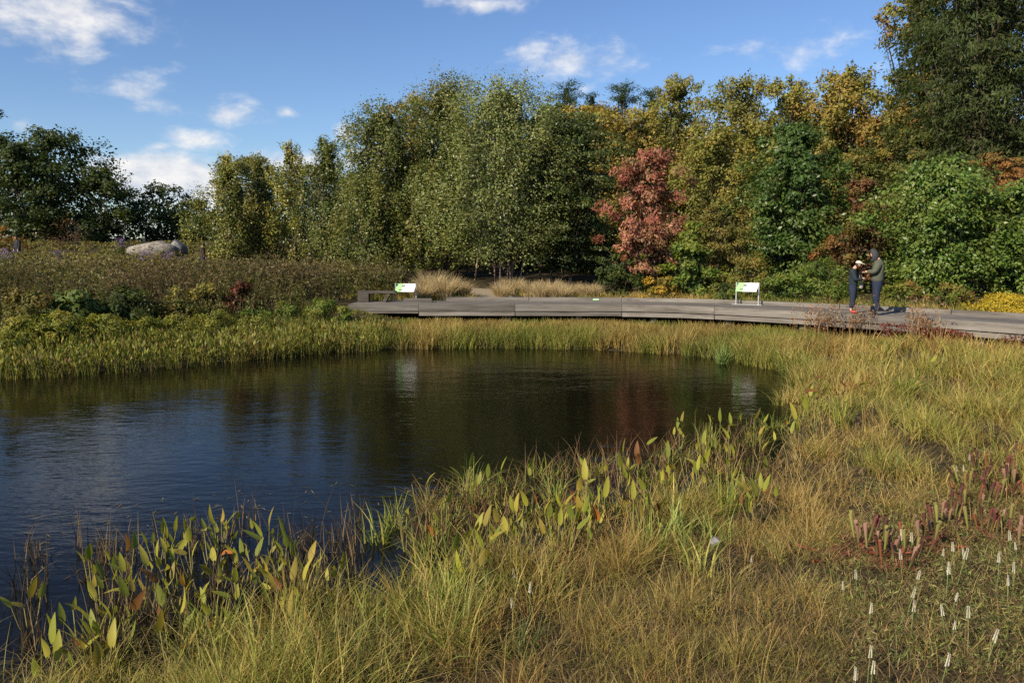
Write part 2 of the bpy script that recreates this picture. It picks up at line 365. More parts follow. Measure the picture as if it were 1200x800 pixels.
def build_boardwalk():
    root = empty('boardwalk', (0, 0, 0)); L = ARC[-1] - .02
    tag(root, 'long curved boardwalk of weathered grey timber along the far side of the pond', 'boardwalk')
    rr = random.Random(5)
    nb = 12; w = (DECK_W - .12) / nb
    for r in range(nb):
        s = 0.0; first = rr.uniform(.8, 2.6)
        while s < L - .3:
            e = min(L, s + (first if s == 0 else 2.6)); 
            if L - e < .4: e = L
            deck_piece('board', s + .004, e - .004, .12 + r * w + .005, .12 + (r + 1) * w - .005, DECK - .045, DECK + rr.uniform(-.003, .003), M_WOOD, root)
            s = e
    s = 0.0; k = 0                                   # heavy edge beams facing the water
    lens = [2.25, 3.1, 3.4, 2.9, 3.2, 3.0, 2.6, 3.1, 2.8, 3.0]
    while s < L - .3:
        e = min(L, s + lens[k % len(lens)])
        if L - e < .6: e = L
        thin = .08 if k == 0 else 0.0
        deck_piece('edge_beam', s + .006, e - .006, 0.0 + rr.uniform(0, .012), .115, DECK - .21 + rr.uniform(0, .008), DECK + .012 + rr.uniform(-.006, .008), M_WOOD, root, tilt=rr.uniform(-.012, .012))
        deck_piece('skirt_beam', s + .01 + rr.uniform(0, .02), e - .01, .016 + rr.uniform(0, .012), .10, DECK - .37 + thin + rr.uniform(0, .02), DECK - .232, M_WOOD, root, tilt=rr.uniform(-.014, .014))
        s = e; k += 1
    s = 2.9
    while s < L - .3:                                # low kerb along the back
        e = min(L, s + 2.9)
        deck_piece('kerb_beam', s + .01, e - .01, DECK_W + .01, DECK_W + .15, DECK - .2, DECK + .125 + rr.uniform(-.006, .006), M_WOOD, root)
        s = e
    for s in np.arange(.5, L, 2.3):
        for off in (.28, DECK_W - .3):
            x, y = deck_pt(s, off)[0]; MB().box((0, 0, DECK / 2 - .3), (.16, .16, DECK + .4 - .08)).build('post', M_WOOD, root, loc=(x, y, 0)).rotation_euler = (0, 0, rr.uniform(0, 1))
    for off in (.5, 1.25, 2.1):
        deck_piece('joist', .2, L - .2, off, off + .08, DECK - .26, DECK - .05, M_WOOD, root)
build_boardwalk()

M_STEEL = plain_mat('galvanised_steel', (.42, .43, .43), .38, .5, .08, 20, metal=.7)
M_BLACK = plain_mat('black_metal', (.02, .02, .02), .5, .4, .1)
def panel_mat():
    """printed interpretive panel: green strip on the left, pale page with grey text lines and a small dark picture"""
    m, nt, N, L = new_mat('printed_panel')
    p = N('ShaderNodeBsdfPrincipled'); p.inputs['Roughness'].default_value = .28
    tc = N('ShaderNodeTexCoord'); sp = N('ShaderNodeSeparateXYZ'); L(tc.outputs['Object'], sp.inputs[0])
    def M(op, a, b, c=None):
        n = N('ShaderNodeMath'); n.operation = op
        for i, v in enumerate((a, b, c)):
            if v is None: continue
            if isinstance(v, (int, float)): n.inputs[i].default_value = v
            else: L(v, n.inputs[i])
        return n.outputs[0]
    def inside(v, a, b): return M('MULTIPLY', M('GREATER_THAN', v, a), M('LESS_THAN', v, b))
    def mix(f, a, b):
        n = N('ShaderNodeMix'); n.data_type = 'RGBA'; L(f, n.inputs[0])
        for i, v in ((6, a), (7, b)):
            if isinstance(v, tuple): n.inputs[i].default_value = (*v, 1)
            else: L(v, n.inputs[i])
        return n.outputs[2]
    x, y = sp.outputs[0], sp.outputs[1]
    c = mix(M('LESS_THAN', x, -.12), (.80, .81, .78), (.36, .66, .27))
    c = mix(M('MULTIPLY', inside(x, -.14, -.03), inside(y, .04, .12)), c, (.10, .12, .12))
    c = mix(M('MULTIPLY', inside(x, -.22, -.10), inside(y, -.15, -.08)), c, (.16, .20, .13))
    ln = M('GREATER_THAN', M('FRACT', M('MULTIPLY', y, 28.0), None), .62)
    tx = M('MULTIPLY', M('MULTIPLY', inside(x, .02, .30), inside(y, -.14, .12)), ln)
    c = mix(M('MULTIPLY', tx, .35), c, (.35, .35, .35))
    L(c, p.inputs['Base Color']); o = N('ShaderNodeOutputMaterial'); L(p.outputs[0], o.inputs[0]); return m
M_PANEL = panel_mat()
def info_sign(loc, rz, label, h=.70):
    t = empty('information_sign', loc, rz); tag(t, label, 'sign', 'information panels on the boardwalk')
    for s in (-1, 1):
        MB().box((0, 0, h / 2), (.035, .085, h)).build('post', M_STEEL, t, loc=(s * .355, .04, .0))
    MB().box((0, .04, .012), (.95, .20, .022)).build('base_plate', M_STEEL, t)
    p = MB().box((0, 0, 0), (.66, .42, .02)).build('panel', M_PANEL, t, loc=(0, -.02, h - .16)); p.rotation_euler = (math.radians(38), 0, 0)
    MB().box((0, .0, -.022), (.60, .34, .018)).build('backing', M_BLACK, p)
    return t
def deck_at_px(px, off):
    best = min(np.linspace(0, ARC[-1], 600), key=lambda s: abs(float(project(*deck_pt(s, off)[0], DECK)[0]) - px))
    x, y = deck_pt(best, off)[0]; i = np.searchsorted(ARC, best) - 1
    return float(x), float(y), math.atan2(_t[i, 1], _t[i, 0]), best
x, y, a, _ = deck_at_px(876, 1.8)
info_sign((x, y, DECK), a + .12, 'tilted white and green information panel on steel posts beside green shrubs', .72)
x, y, a, _ = deck_at_px(475, 1.8)
info_sign((x, y, DECK), a - .1, 'tilted white and green information panel beside the low timber bench', .62)
def build_bench():
    x, y, a, _ = deck_at_px(441, 1.5); t = empty('timber_bench', (x, y, DECK), a)
    tag(t, 'low weathered timber bench at the end of the boardwalk', 'bench')
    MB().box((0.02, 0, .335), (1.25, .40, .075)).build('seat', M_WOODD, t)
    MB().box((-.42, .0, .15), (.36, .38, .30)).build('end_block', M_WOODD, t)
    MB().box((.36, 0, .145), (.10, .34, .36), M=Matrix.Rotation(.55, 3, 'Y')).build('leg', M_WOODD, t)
    x, y, a, _ = deck_at_px(490, 1.2); t2 = MB().box((0, 0, .065), (.95, .2, .13)).build('timber_sleeper', M_WOOD, None, loc=(x, y, DECK + .001)); t2.rotation_euler = (0, 0, a)
    tag(t2, 'short pale timber sleeper lying on the boardwalk below the information panel', 'timber')
    x, y, a, _ = deck_at_px(698, 1.85); g = empty('plant_tag', (x, y, DECK), a + .2)
    tag(g, 'tiny pale green plaque lying low on the back of the boardwalk', 'plaque')
    MB().box((0, 0, .065), (.2, .025, .05), M=Matrix.Rotation(-.5, 3, 'X')).build('plate', plain_mat('pale_green', (.45, .72, .42), .5), g)
    MB().tube([(0, 0, 0), (0, 0, .06)], [.008, .008]).build('stake', M_STEEL, g)
build_bench()

# ------------------------------------------------------------------ path behind the boardwalk
def build_path():
    pts = [on_z(592, 356, .95), on_z(560, 347, 1.05), on_z(545, 339, 1.2)]
    pts = [(pts[0][0] + .6, pts[0][1] + .9), (-.95, 30.2), (-2.1, 33.0), (-3.6, 36.5), (-5.5, 41)]
    C = smooth_line(pts, .5, 10); t = nrm(np.gradient(C, axis=0)); n = np.stack([-t[:, 1], t[:, 0]], -1); V = []; F = []
    for i in range(len(C)):
        for j, o in enumerate((-.75, -.25, .25, .75)):
            p = C[i] + n[i] * o; V.append((p[0], p[1], Hs(p[0], p[1]) + .03))
    for i in range(len(C) - 1):
        for j in range(3): b = i * 4 + j; F.append((b, b + 1, b + 5, b + 4))
    tag(link('path', poly_mesh('path', V, F, M_PATH, True)), 'pale gravel path leading from the boardwalk under the birches', 'path', kind='structure')
build_path()

# ------------------------------------------------------------------ trees and shrubs
def kites(P, D, Nn, L, W):
    D = nrm(D); S = nrm(np.cross(D, Nn)); U = np.cross(S, D)
    a = P - D * (L * .5)[:, None]; b = P + D * (L * .5)[:, None]
    m = P - D * (L * .06)[:, None] + U * (W * .12)[:, None]
    return np.stack([a, m + S * (W * .5)[:, None], b, m - S * (W * .5)[:, None]], 1)
def profile(shape, t):
    if shape == 'ovoid': return np.where(t < .36, .62 + .38 * np.sin(np.clip(t / .36, 0, 1) * math.pi / 2), np.sqrt(np.clip(1 - ((t - .36) / .66) ** 2, 0.004, 1)))
    if shape == 'birch': return np.where(t < .3, .72 + .28 * (t / .3), np.clip(1 - ((t - .3) / .74) ** 1.55, .05, 1))
    if shape == 'cone': return np.clip((1 - t) ** .85, 0.04, 1)
    if shape == 'round': return np.where(t < .45, .55 + .45 * np.sin(t / .45 * math.pi / 2), np.sqrt(np.clip(1 - ((t - .45) / .56) ** 2, .01, 1)))
    if shape == 'dome': return np.sqrt(np.clip(1 - t ** 2, .02, 1))
    return np.ones_like(t)
def mix_palette(pal, n, rng):
    pal = np.array(pal, float); return pal[rng.integers(0, len(pal), n)]
def crown_quads(rng, h, R, cb, shape, pal, n, leaf, flat=.7, droop=.25, crad=.15, lobes=.5, core=.14, spray=0.0, shell=.45, jit=.2, up=.5, mixc=.35, gain=1.45, plume=0.0, tint=(1.13, 1.0, .70)):
    nC = max(14, int(n / 95)); t = rng.random(nC) ** .9; th = rng.random(nC) * 2 * math.pi
    seed = rng.random() * 20
    lob = 1 - lobes * .5 + lobes * (vnoise(np.cos(th) * 1.3 + t * 2.2, np.sin(th) * 1.3 + t * .7, 1.3, seed) - .0) * 1.15 - lobes * .12
    rr = R * profile(shape, t) * lob * rng.random(nC) ** shell
    C = np.stack([np.cos(th) * rr, np.sin(th) * rr, h * (cb + (1 - cb) * t * .985)], 1)
    rc = R * crad * (.6 + .8 * rng.random(nC)) * (.55 + .45 * profile(shape, t)); rc = np.maximum(rc, leaf[0] * 1.5)
    idx = rng.integers(0, nC, n); off = nrm(rng.normal(size=(n, 3))) * (rng.random(n) ** .45)[:, None]
    off[:, 2] *= flat
    out = nrm(C * np.array([1, 1, 0]) + 1e-6)
    wild = 1 + .75 * (rng.random(n) < .14) * rng.random(n); P = C[idx] + off * (rc[idx] * 1.15 * wild)[:, None]
    if spray:                                   # sprays reaching outwards and drooping at the end
        k = rng.random(n) ** 1.5; P += out[idx] * (k * spray)[:, None]; P[:, 2] -= k ** 2 * spray * droop
    if plume:                                   # ascending feathery shoots
        k = (rng.random(n) - .45) * plume; P += (out[idx] * .45 + np.array([0, 0, .9]) + rng.normal(size=(nC, 3))[idx] * .25) * k[:, None]
    P[:, 2] = np.maximum(P[:, 2], .06)
    D = out[idx] * .7 + rng.normal(size=(n, 3)) * .7; D[:, 2] -= droop * 1.6
    Nn = out[idx] * .7 + off * .95 + rng.normal(size=(n, 3)) * .3; Nn[:, 2] += up
    s = .65 + .7 * rng.random(n)
    V = [kites(P, D, Nn, leaf[0] * s, leaf[1] * s)]
    cc = mix_palette(pal, nC, rng); col = cc[idx] * (1 - mixc) + mix_palette(pal, n, rng) * mixc
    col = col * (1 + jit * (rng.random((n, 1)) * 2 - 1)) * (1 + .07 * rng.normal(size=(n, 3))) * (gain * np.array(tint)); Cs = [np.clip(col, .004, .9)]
    nc = int(n * core)
    if nc:                                      # leaves deep inside the crown
        t = rng.random(nc); th = rng.random(nc) * 2 * math.pi; r = R * profile(shape, t) * .5 * np.sqrt(rng.random(nc))
        P = np.stack([np.cos(th) * r, np.sin(th) * r, np.maximum(h * (cb + (1 - cb) * t * .93), .05)], 1)
        V.append(kites(P, rng.normal(size=(nc, 3)), rng.normal(size=(nc, 3)), np.full(nc, leaf[0] * 1.6), np.full(nc, leaf[1] * 1.8)))
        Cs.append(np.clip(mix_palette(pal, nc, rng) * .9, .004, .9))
    return np.concatenate(V), np.concatenate(Cs), C, rc
def stem_tubes(rng, h, R, cb, C, trunks=1, r0=None, limbs=40, spread=.25, top=.88, sides=6):
    mb = MB(); r0 = r0 or max(.035, h * .016); lines = []
    for k in range(trunks):
        a = rng.random() * 6.28; sp = 0 if trunks == 1 else R * spread * (.4 + .8 * rng.random()); q = 6
        dx, dy = math.cos(a), math.sin(a); bx, by = (0, 0) if trunks == 1 else (dx * sp * .6, dy * sp * .6)
        wob = rng.normal(size=(q, 2)) * R * .03; pts = []
        for i in range(q):
            u = i / (q - 1); pts.append((bx + dx * sp * u ** 1.3 + wob[i, 0] * (i > 0), by + dy * sp * u ** 1.3 + wob[i, 1] * (i > 0), -.15 + (h * top + .15) * u))
        mb.tube(pts, [r0 * (1.25 if i == 0 else 1) * (1 - .85 * i / (q - 1)) for i in range(q)], sides); lines.append(np.array(pts))
    pick = rng.permutation(len(C))[:limbs]
    for j in pick:
        c = C[j]; ln = lines[rng.integers(0, len(lines))]; zz = max(.1 * h, c[2] - (.18 + .25 * rng.random()) * h - .25 * np.hypot(c[0], c[1])); zz = min(zz, h * top * .95)
        b = np.array([np.interp(zz, ln[:, 2], ln[:, 0]), np.interp(zz, ln[:, 2], ln[:, 1]), zz]); m = (b + c) / 2 + np.array([0, 0, -.06 * h * rng.random()]) + rng.normal(size=3) * R * .05
        rb = r0 * (.22 + .2 * rng.random()); mb.tube([b, b * .5 + m * .5, m, c], [rb, rb * .8, rb * .55, rb * .2], 4, False)
    return mb
TREE_RNG = np.random.default_rng(21)
def plant(name, label, cat, px, top, Y, hw, base=None, cb=.15, shape='ovoid', pal=None, leaf=(.13, .075), k=1.1, mat=None, group=None, trunks=1,
          tmat=None, limbs=36, r0=None, crown='crown', stem='trunk', spread=.25, sides=6, hadd=0.0, nmax=30000, wide=1.22, ttop=.86, lsize=.88, **kw):
    rng = TREE_RNG
    x = (px - 600.0) / FPX * Y * (1.0); 
    xw, _, zt = at_y(px, top, Y); z0 = Hs(xw, Y) if base is None else at_y(px, base, Y)[2]
    h = max(.2, zt - z0) + hadd; R = hw / FPX * Y * wide
    area = 2 * hw * h * px_per_m(Y) * (1 - cb); n = int(min(nmax, max(300, area * k * .83)))
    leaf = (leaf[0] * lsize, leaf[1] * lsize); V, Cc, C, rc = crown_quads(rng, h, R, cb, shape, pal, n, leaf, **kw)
    t = empty(name, (xw, Y, z0), 0); tag(t, label, cat, group)
    so = stem_tubes(rng, h, R, cb, C, trunks, r0, limbs, spread, ttop, sides).build(stem, tmat or M_BARK, t, True)
    if stem == 'stems': so['kind'] = 'stuff'
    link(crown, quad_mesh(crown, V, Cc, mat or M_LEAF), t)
    return t
def copy_plant(src, loc, rz, sc, label=None, name=None, group=None):
    r = src.copy(); COL.objects.link(r); r.location = loc; r.rotation_euler = (0, 0, rz); r.scale = (sc[0], sc[0], sc[1])
    if label: r['label'] = label
    if group: r['group'] = group
    if name: r.name = name
    for ch in list(src.children):
        c = ch.copy(); COL.objects.link(c); c.parent = r
    return r

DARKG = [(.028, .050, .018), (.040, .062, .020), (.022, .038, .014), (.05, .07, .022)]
BIRCHG = [(.075, .105, .034), (.095, .125, .042), (.12, .14, .055), (.065, .09, .028), (.13, .135, .045)]
BIRCHY = [(.15, .175, .05), (.20, .21, .065), (.12, .15, .045), (.25, .23, .085)]
BIRCHD = [(.048, .078, .026), (.06, .09, .03), (.075, .10, .04), (.04, .062, .02)]
OLIVE = [(.125, .135, .045), (.10, .118, .038), (.15, .15, .05), (.085, .105, .035), (.17, .155, .05)]
GOLD = [(.165, .145, .042), (.14, .135, .042), (.20, .155, .045), (.12, .12, .038), (.21, .18, .065)]
ORANGE = [(.145, .12, .042), (.125, .12, .042), (.10, .108, .036), (.15, .10, .042), (.18, .15, .06)]
PINE = [(.030, .055, .030), (.040, .065, .034), (.025, .045, .024)]
HEML = [(.048, .066, .020), (.060, .075, .024), (.036, .052, .016), (.072, .08, .028)]
RED = [(.165, .055, .042), (.215, .09, .062), (.13, .045, .036), (.25, .13, .09), (.15, .085, .05), (.11, .085, .035)]
MAGN = [(.035, .075, .022), (.048, .090, .026), (.028, .058, .018), (.07, .11, .035)]
BRIGHT = [(.06, .115, .028), (.08, .135, .034), (.05, .095, .024), (.11, .155, .045)]
GREENY = [(.10, .14, .032), (.13, .165, .04), (.08, .115, .028)]
RUST = [(.11, .06, .042), (.09, .055, .038), (.13, .075, .05)]
TAN = [(.30, .235, .12), (.24, .185, .09), (.36, .29, .16)]
YELLOW = [(.52, .42, .045), (.58, .47, .06), (.44, .38, .05), (.36, .36, .06)]

# --- dark wood behind the meadow on the left
plant('dark_tree', 'tall dark evergreen tree rising at the end of the dark wood behind the meadow', 'tree', -12, 118, 64, 26, shape='cone', pal=DARKG, leaf=(.26, .12), k=.9, cb=.05, flat=.5, droop=.4, spray=.6)
plant('dark_tree', 'big round dark tree standing behind the meadow with a thinning edge over the boulder', 'tree', 62, 154, 62, 60, shape='round', pal=DARKG, leaf=(.26, .16), k=.9, cb=.04, crad=.2)
plant('dark_tree', 'dark leafy tree pressed between the evergreen and the big round tree', 'tree', 22, 172, 58, 44, shape='round', pal=DARKG, leaf=(.26, .16), k=.8, cb=.02, crad=.2)
plant('dark_tree', 'smaller dark tree at the sloping lower flank of the dark wood', 'tree', 116, 196, 60, 34, shape='round', pal=DARKG, leaf=(.25, .15), k=.9, cb=.02, crad=.22)
plant('dark_tree', 'low wide dark tree behind the pale boulder', 'tree', 182, 218, 66, 44, shape='round', pal=DARKG, leaf=(.26, .15), k=.9, cb=.02, crad=.2)
plant('dark_tree', 'low dark tree between the boulder tree and the birches', 'tree', 232, 236, 63, 30, shape='round', pal=DARKG, leaf=(.24, .14), k=.8, cb=.02, crad=.22)
plant('dark_shrub', 'dark undergrowth shrub below the wide dark tree by the boulder', 'shrub', 150, 246, 61, 36, shape='dome', pal=DARKG, leaf=(.22, .12), k=.8, cb=0, crad=.25, limbs=8, crown='foliage', stem='stems', trunks=3)
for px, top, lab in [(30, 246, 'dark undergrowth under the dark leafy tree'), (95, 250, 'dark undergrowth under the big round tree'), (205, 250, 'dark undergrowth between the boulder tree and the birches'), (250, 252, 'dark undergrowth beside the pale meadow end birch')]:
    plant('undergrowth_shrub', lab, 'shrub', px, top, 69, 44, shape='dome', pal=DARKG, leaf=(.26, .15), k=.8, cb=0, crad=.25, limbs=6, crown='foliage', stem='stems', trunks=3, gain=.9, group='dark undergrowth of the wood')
plant('bare_shrub', 'brownish twiggy shrub in front of the dark wood', 'shrub', 82, 258, 52, 24, shape='dome', pal=[(.09, .05, .035), (.07, .045, .03)], leaf=(.16, .03), k=.5, cb=0, crad=.25, limbs=40, crown='foliage', stem='stems', trunks=7, r0=.03)
plant('rust_shrub', 'rust orange shrub behind the walker in the meadow', 'shrub', 2, 266, 47, 20, shape='dome', pal=[(.24, .13, .04), (.20, .15, .05), (.16, .10, .04)], leaf=(.14, .07), k=.8, cb=0, crad=.25, limbs=8, crown='foliage', stem='stems', trunks=4, r0=.02)

# --- grove of river birches
bk = dict(core=.32, wide=1.5, r0=.036, lsize=.8, plume=.7, k=1.75, shape='birch', mat=M_GLOSS, tmat=M_BIRCH, trunks=4, spread=.3, ttop=.72, flat=1.1, droop=.18, crad=.15, lobes=.42, cat='tree', group='river birches of the grove', up=.35, shell=.5)
def birch(label, px, top, Y, hw, **kw):
    d = dict(bk); d.update(kw); cat = d.pop('cat'); return plant('birch_tree', label, cat, px, top, Y, hw, **d)
birch('pale green birch standing at the meadow end of the birch grove', 268, 184, 43, 34, pal=BIRCHY + BIRCHG, cb=.03, leaf=(.15, .08))
birch('green birch with a narrow top beside the pale meadow end birch', 303, 182, 45, 24, pal=BIRCHG, cb=.03, leaf=(.14, .08))
birch('yellowing thin topped birch with sparse pale leaves', 338, 168, 44, 28, pal=BIRCHY, cb=.03, leaf=(.14, .08), k=.8)
birch('dark green narrow birch between the yellowing birch and the tall grove', 382, 164, 43, 32, pal=BIRCHD + BIRCHG, cb=.04, leaf=(.14, .08))
birch('broad deep green birch rising over the purple meadow edge', 448, 120, 39, 48, shape='ovoid', wide=1.42, pal=BIRCHD + BIRCHG, cb=.10, leaf=(.14, .075))
birch('tallest slender birch in the middle of the grove', 522, 92, 41, 46, shape='ovoid', wide=1.42, pal=BIRCHG, cb=.12, leaf=(.14, .075))
B6 = birch('big silvery green birch with several pinkish stems above the straw grasses', 588, 97, 34.5, 66, shape='ovoid', wide=1.42, pal=[(.10, .125, .055), (.12, .145, .07), (.085, .115, .045), (.075, .10, .035)], cb=.15, leaf=(.13, .065), trunks=7, spread=.36, k=1.9, gain=1.85, nmax=36000)
birch('dark layered birch with horizontal sprays beside the red tree', 664, 128, 36, 52, pal=BIRCHD, cb=.08, leaf=(.15, .08), shape='ovoid', flat=.3, spray=.9, droop=.15, k=1.4, plume=0)
birch('low leafy birch filling the space below the broad deep green birch', 430, 205, 37, 40, pal=BIRCHG, cb=.02, leaf=(.13, .07))
birch('low shaded birch between the two tall birches', 498, 190, 37.5, 30, pal=BIRCHG, cb=.10, leaf=(.13, .07))
for i, (px, Y, hh) in enumerate([(503, 41, 62), (528, 39, 66), (548, 43, 70), (556, 37.5, 60), (632, 38.5, 60), (646, 42, 66), (660, 40, 56)]):
    # bare slender stems seen in the dark gap under the grove
    xw, _, z = at_y(px, 330, Y); t = empty('birch_sapling', (xw, Y, Hs(xw, Y))); tag(t, 'slender bare birch stem in the dark gap under the grove', 'tree', 'slender stems under the birch grove')
    r = TREE_RNG; mb = MB(); a = r.normal(0, .12); mb.tube([(0, 0, -.1), (a, .05, 1.2), (a * 1.5, .1, 2.6), (a * 3, .15, 4.6)], [.06, .05, .04, .015], 6); mb.build('trunk', M_BIRCH, t, True)
    V, Cc, _, _ = crown_quads(r, 5.2, .8, .55, 'ovoid', BIRCHD, 900, (.13, .07)); link('crown', quad_mesh('crown', V, Cc, M_LEAF), t)

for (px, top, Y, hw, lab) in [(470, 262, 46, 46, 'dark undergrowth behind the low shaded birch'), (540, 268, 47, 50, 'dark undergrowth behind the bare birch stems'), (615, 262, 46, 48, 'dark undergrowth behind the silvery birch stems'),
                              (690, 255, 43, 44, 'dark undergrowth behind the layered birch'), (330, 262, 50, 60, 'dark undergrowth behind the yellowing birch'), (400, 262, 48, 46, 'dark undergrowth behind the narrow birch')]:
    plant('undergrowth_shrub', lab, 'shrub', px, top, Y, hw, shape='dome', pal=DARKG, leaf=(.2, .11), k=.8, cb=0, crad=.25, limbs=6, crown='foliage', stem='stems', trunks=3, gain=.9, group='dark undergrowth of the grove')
# --- back row: pines and autumn trees
gk = dict(group='autumn trees behind the boardwalk', trunks=1, limbs=60, wide=1.42, lobes=.42, crad=.13, plume=.5, gain=1.75, lsize=.95)
plant('autumn_tree', 'tan yellow tree top showing behind the broad green birch', 'tree', 488, 117, 52, 44, shape='round', pal=GOLD, leaf=(.2, .12), cb=.25, k=.9, **gk)
for (px, top, hw, lab) in [(664, 93, 26, 'plumed white pine top close beside the silvery birch'), (694, 104, 24, 'dark pine top between two other pine tops above golden trees'),
                           (730, 98, 30, 'broad dark pine top above the golden trees'), (764, 103, 22, 'dark pine top partly hidden by the olive tree')]:
    plant('pine_tree', lab, 'tree', px, top, 62, hw, shape='birch', pal=PINE, leaf=(.34, .05), cb=.3, k=1.0, flat=.5, droop=-.25, crad=.17, lobes=1.1, spray=.9, group='pines behind the golden trees')
plant('autumn_tree', 'golden tree behind the dark layered birch', 'tree', 690, 124, 47, 50, shape='round', pal=GOLD, leaf=(.17, .10), cb=.08, **gk)
plant('autumn_tree', 'golden olive tree rising behind the red tree', 'tree', 748, 130, 48, 48, shape='round', pal=GOLD + OLIVE, leaf=(.17, .10), cb=.06, **gk)
plant('autumn_tree', 'tall olive tree with narrow crown behind the red tree', 'tree', 796, 92, 53, 40, shape='ovoid', pal=OLIVE, leaf=(.18, .10), cb=.06, **gk)
plant('autumn_tree', 'olive green tree with open top showing grey twigs', 'tree', 868, 94, 50, 56, shape='round', pal=OLIVE + [(.11, .115, .05)], leaf=(.17, .10), cb=.06, **gk)
plant('autumn_tree', 'olive tree close behind the dark green magnolia', 'tree', 838, 150, 43, 44, shape='round', pal=OLIVE + [(.09, .11, .03)], leaf=(.16, .09), cb=.04, **gk)
plant('autumn_tree', 'olive yellow tree rising behind the magnolia top', 'tree', 925, 96, 47, 44, shape='round', pal=OLIVE, leaf=(.17, .10), cb=.06, **gk)
plant('autumn_tree', 'golden brown oak beside the tall oak', 'tree', 988, 82, 45, 54, shape='round', pal=ORANGE + OLIVE, leaf=(.18, .11), cb=.06, **gk)
plant('autumn_tree', 'thin orange leaved tree with gaps below the tall oak', 'tree', 1045, 118, 41, 36, shape='ovoid', pal=ORANGE, leaf=(.17, .11), cb=.1, k=.75, **gk)
oak = plant('autumn_tree', 'tall oak with orange and olive leaves beside the towering hemlock', 'tree', 1088, -40, 44, 42, shape='round', pal=OLIVE + ORANGE, leaf=(.2, .12), cb=.12, k=.85, **gk)
plant('hemlock_tree', 'towering dark hemlock with drooping sprays above the boardwalk end', 'tree', 1172, -110, 35, 92, shape='ovoid', pal=HEML, tint=(.92, 1.0, .8), core=.22, leaf=(.21, .055), cb=.04, flat=.22, spray=1.3, droop=.55, k=1.5, crad=.15, limbs=60, nmax=46000, gain=1.15, wide=1.2, lobes=.4)
plant('hemlock_tree', 'dark hemlock standing close behind the towering hemlock', 'tree', 1160, -70, 40, 80, shape='ovoid', pal=[(.035, .05, .017), (.045, .06, .02), (.03, .042, .014)], leaf=(.26, .10), cb=.02, flat=.3, spray=1.0, droop=.5, k=1.0, crad=.16, limbs=30, nmax=24000, gain=1.2, tint=(.95, 1, .8))
plant('rust_tree', 'rust brown layered small tree under the hemlock', 'tree', 1178, 178, 31, 44, shape='round', pal=[(.19, .10, .04), (.15, .085, .04), (.12, .09, .035)], leaf=(.15, .05), cb=.3, flat=.3, spray=.5, droop=.3, k=.9)
plant('olive_tree', 'olive leafy tree in the hollow between magnolia and hemlock', 'tree', 1010, 175, 38, 44, shape='round', pal=OLIVE + HEML, leaf=(.15, .09), cb=.03)
plant('olive_tree', 'olive leafy tree directly under the tall oak', 'tree', 1070, 150, 37, 44, shape='round', pal=OLIVE + HEML, leaf=(.15, .09), cb=.03)

# --- red tree, magnolias and shrubs along the boardwalk
plant('red_tree', 'crimson leaved small tree behind the boardwalk', 'tree', 758, 176, 31, 44, shape='round', pal=RED, leaf=(.16, .07), cb=.14, droop=.6, k=.8, lobes=.75, crad=.16, shell=.5, gain=1.95, wide=1.35, tint=(1.05, 1, .95), limbs=30)
plant('magnolia_tree', 'rounded dark green magnolia with glossy leaves', 'tree', 934, 148, 31, 54, shape='ovoid', pal=MAGN, leaf=(.17, .085), cb=.03, mat=M_GLOSS, k=1.2, crad=.2, lobes=.8)
plant('magnolia_tree', 'wide bright green magnolia behind the two standing people', 'tree', 1108, 186, 27, 70, shape='round', pal=BRIGHT, leaf=(.15, .075), cb=.0, mat=M_GLOSS, k=1.25, crad=.19, lobes=.85, nmax=24000)
plant('magnolia_tree', 'bright green magnolia at the far end of the boardwalk below the rust tree', 'tree', 1205, 215, 26.5, 46, shape='round', pal=BRIGHT, leaf=(.15, .075), cb=.0, mat=M_GLOSS, k=1.25, crad=.24)
plant('rust_shrub', 'red brown shrub between the two magnolias', 'shrub', 1020, 208, 30, 36, shape='round', pal=RUST + [(.10, .08, .03)], leaf=(.15, .07), cb=.1, k=.9, limbs=30, crown='foliage', stem='stems', trunks=4, r0=.03)
plant('orange_shrub', 'orange leaved shrub low behind the shorter standing person', 'shrub', 985, 268, 28.5, 26, shape='round', pal=[(.18, .085, .04), (.14, .085, .04), (.11, .10, .035)], leaf=(.13, .06), cb=.0, k=.8, limbs=12, crown='foliage', stem='stems', trunks=4, r0=.02)
plant('brown_shrub', 'tan brown upright shrub between the red tree and the magnolia', 'shrub', 850, 238, 32, 40, shape='round', pal=[(.13, .125, .045), (.10, .11, .035), (.15, .13, .055)], leaf=(.14, .05), cb=.0, k=1.1, limbs=40, crown='foliage', stem='stems', trunks=8, r0=.025, spread=.6)
plant('green_shrub', 'young pale green sapling in front of the red tree', 'shrub', 812, 262, 29.5, 28, shape='birch', pal=GREENY + BRIGHT, leaf=(.17, .09), cb=.0, k=.9, limbs=14, crown='foliage', stem='stems', trunks=2, r0=.025)
plant('gold_shrub', 'small golden leaved shrub under the red tree', 'shrub', 775, 325, 29, 30, shape='dome', pal=[(.30, .21, .04), (.22, .18, .04), (.14, .13, .03)], leaf=(.11, .06), cb=.0, k=1.2, limbs=8, crown='foliage', stem='stems', trunks=4, r0=.015)
plant('dark_shrub', 'dark shaded shrub under the red tree beside straw grasses', 'shrub', 722, 300, 30.5, 34, shape='dome', pal=DARKG, leaf=(.13, .07), cb=.0, k=1.0, limbs=8, crown='foliage', stem='stems', trunks=4, r0=.02)
plant('dark_shrub', 'dark shaded shrub behind the gold shrub', 'shrub', 768, 285, 31.5, 30, shape='dome', pal=DARKG + GREENY, leaf=(.13, .07), cb=.0, k=1.0, limbs=8, crown='foliage', stem='stems', trunks=4, r0=.02)
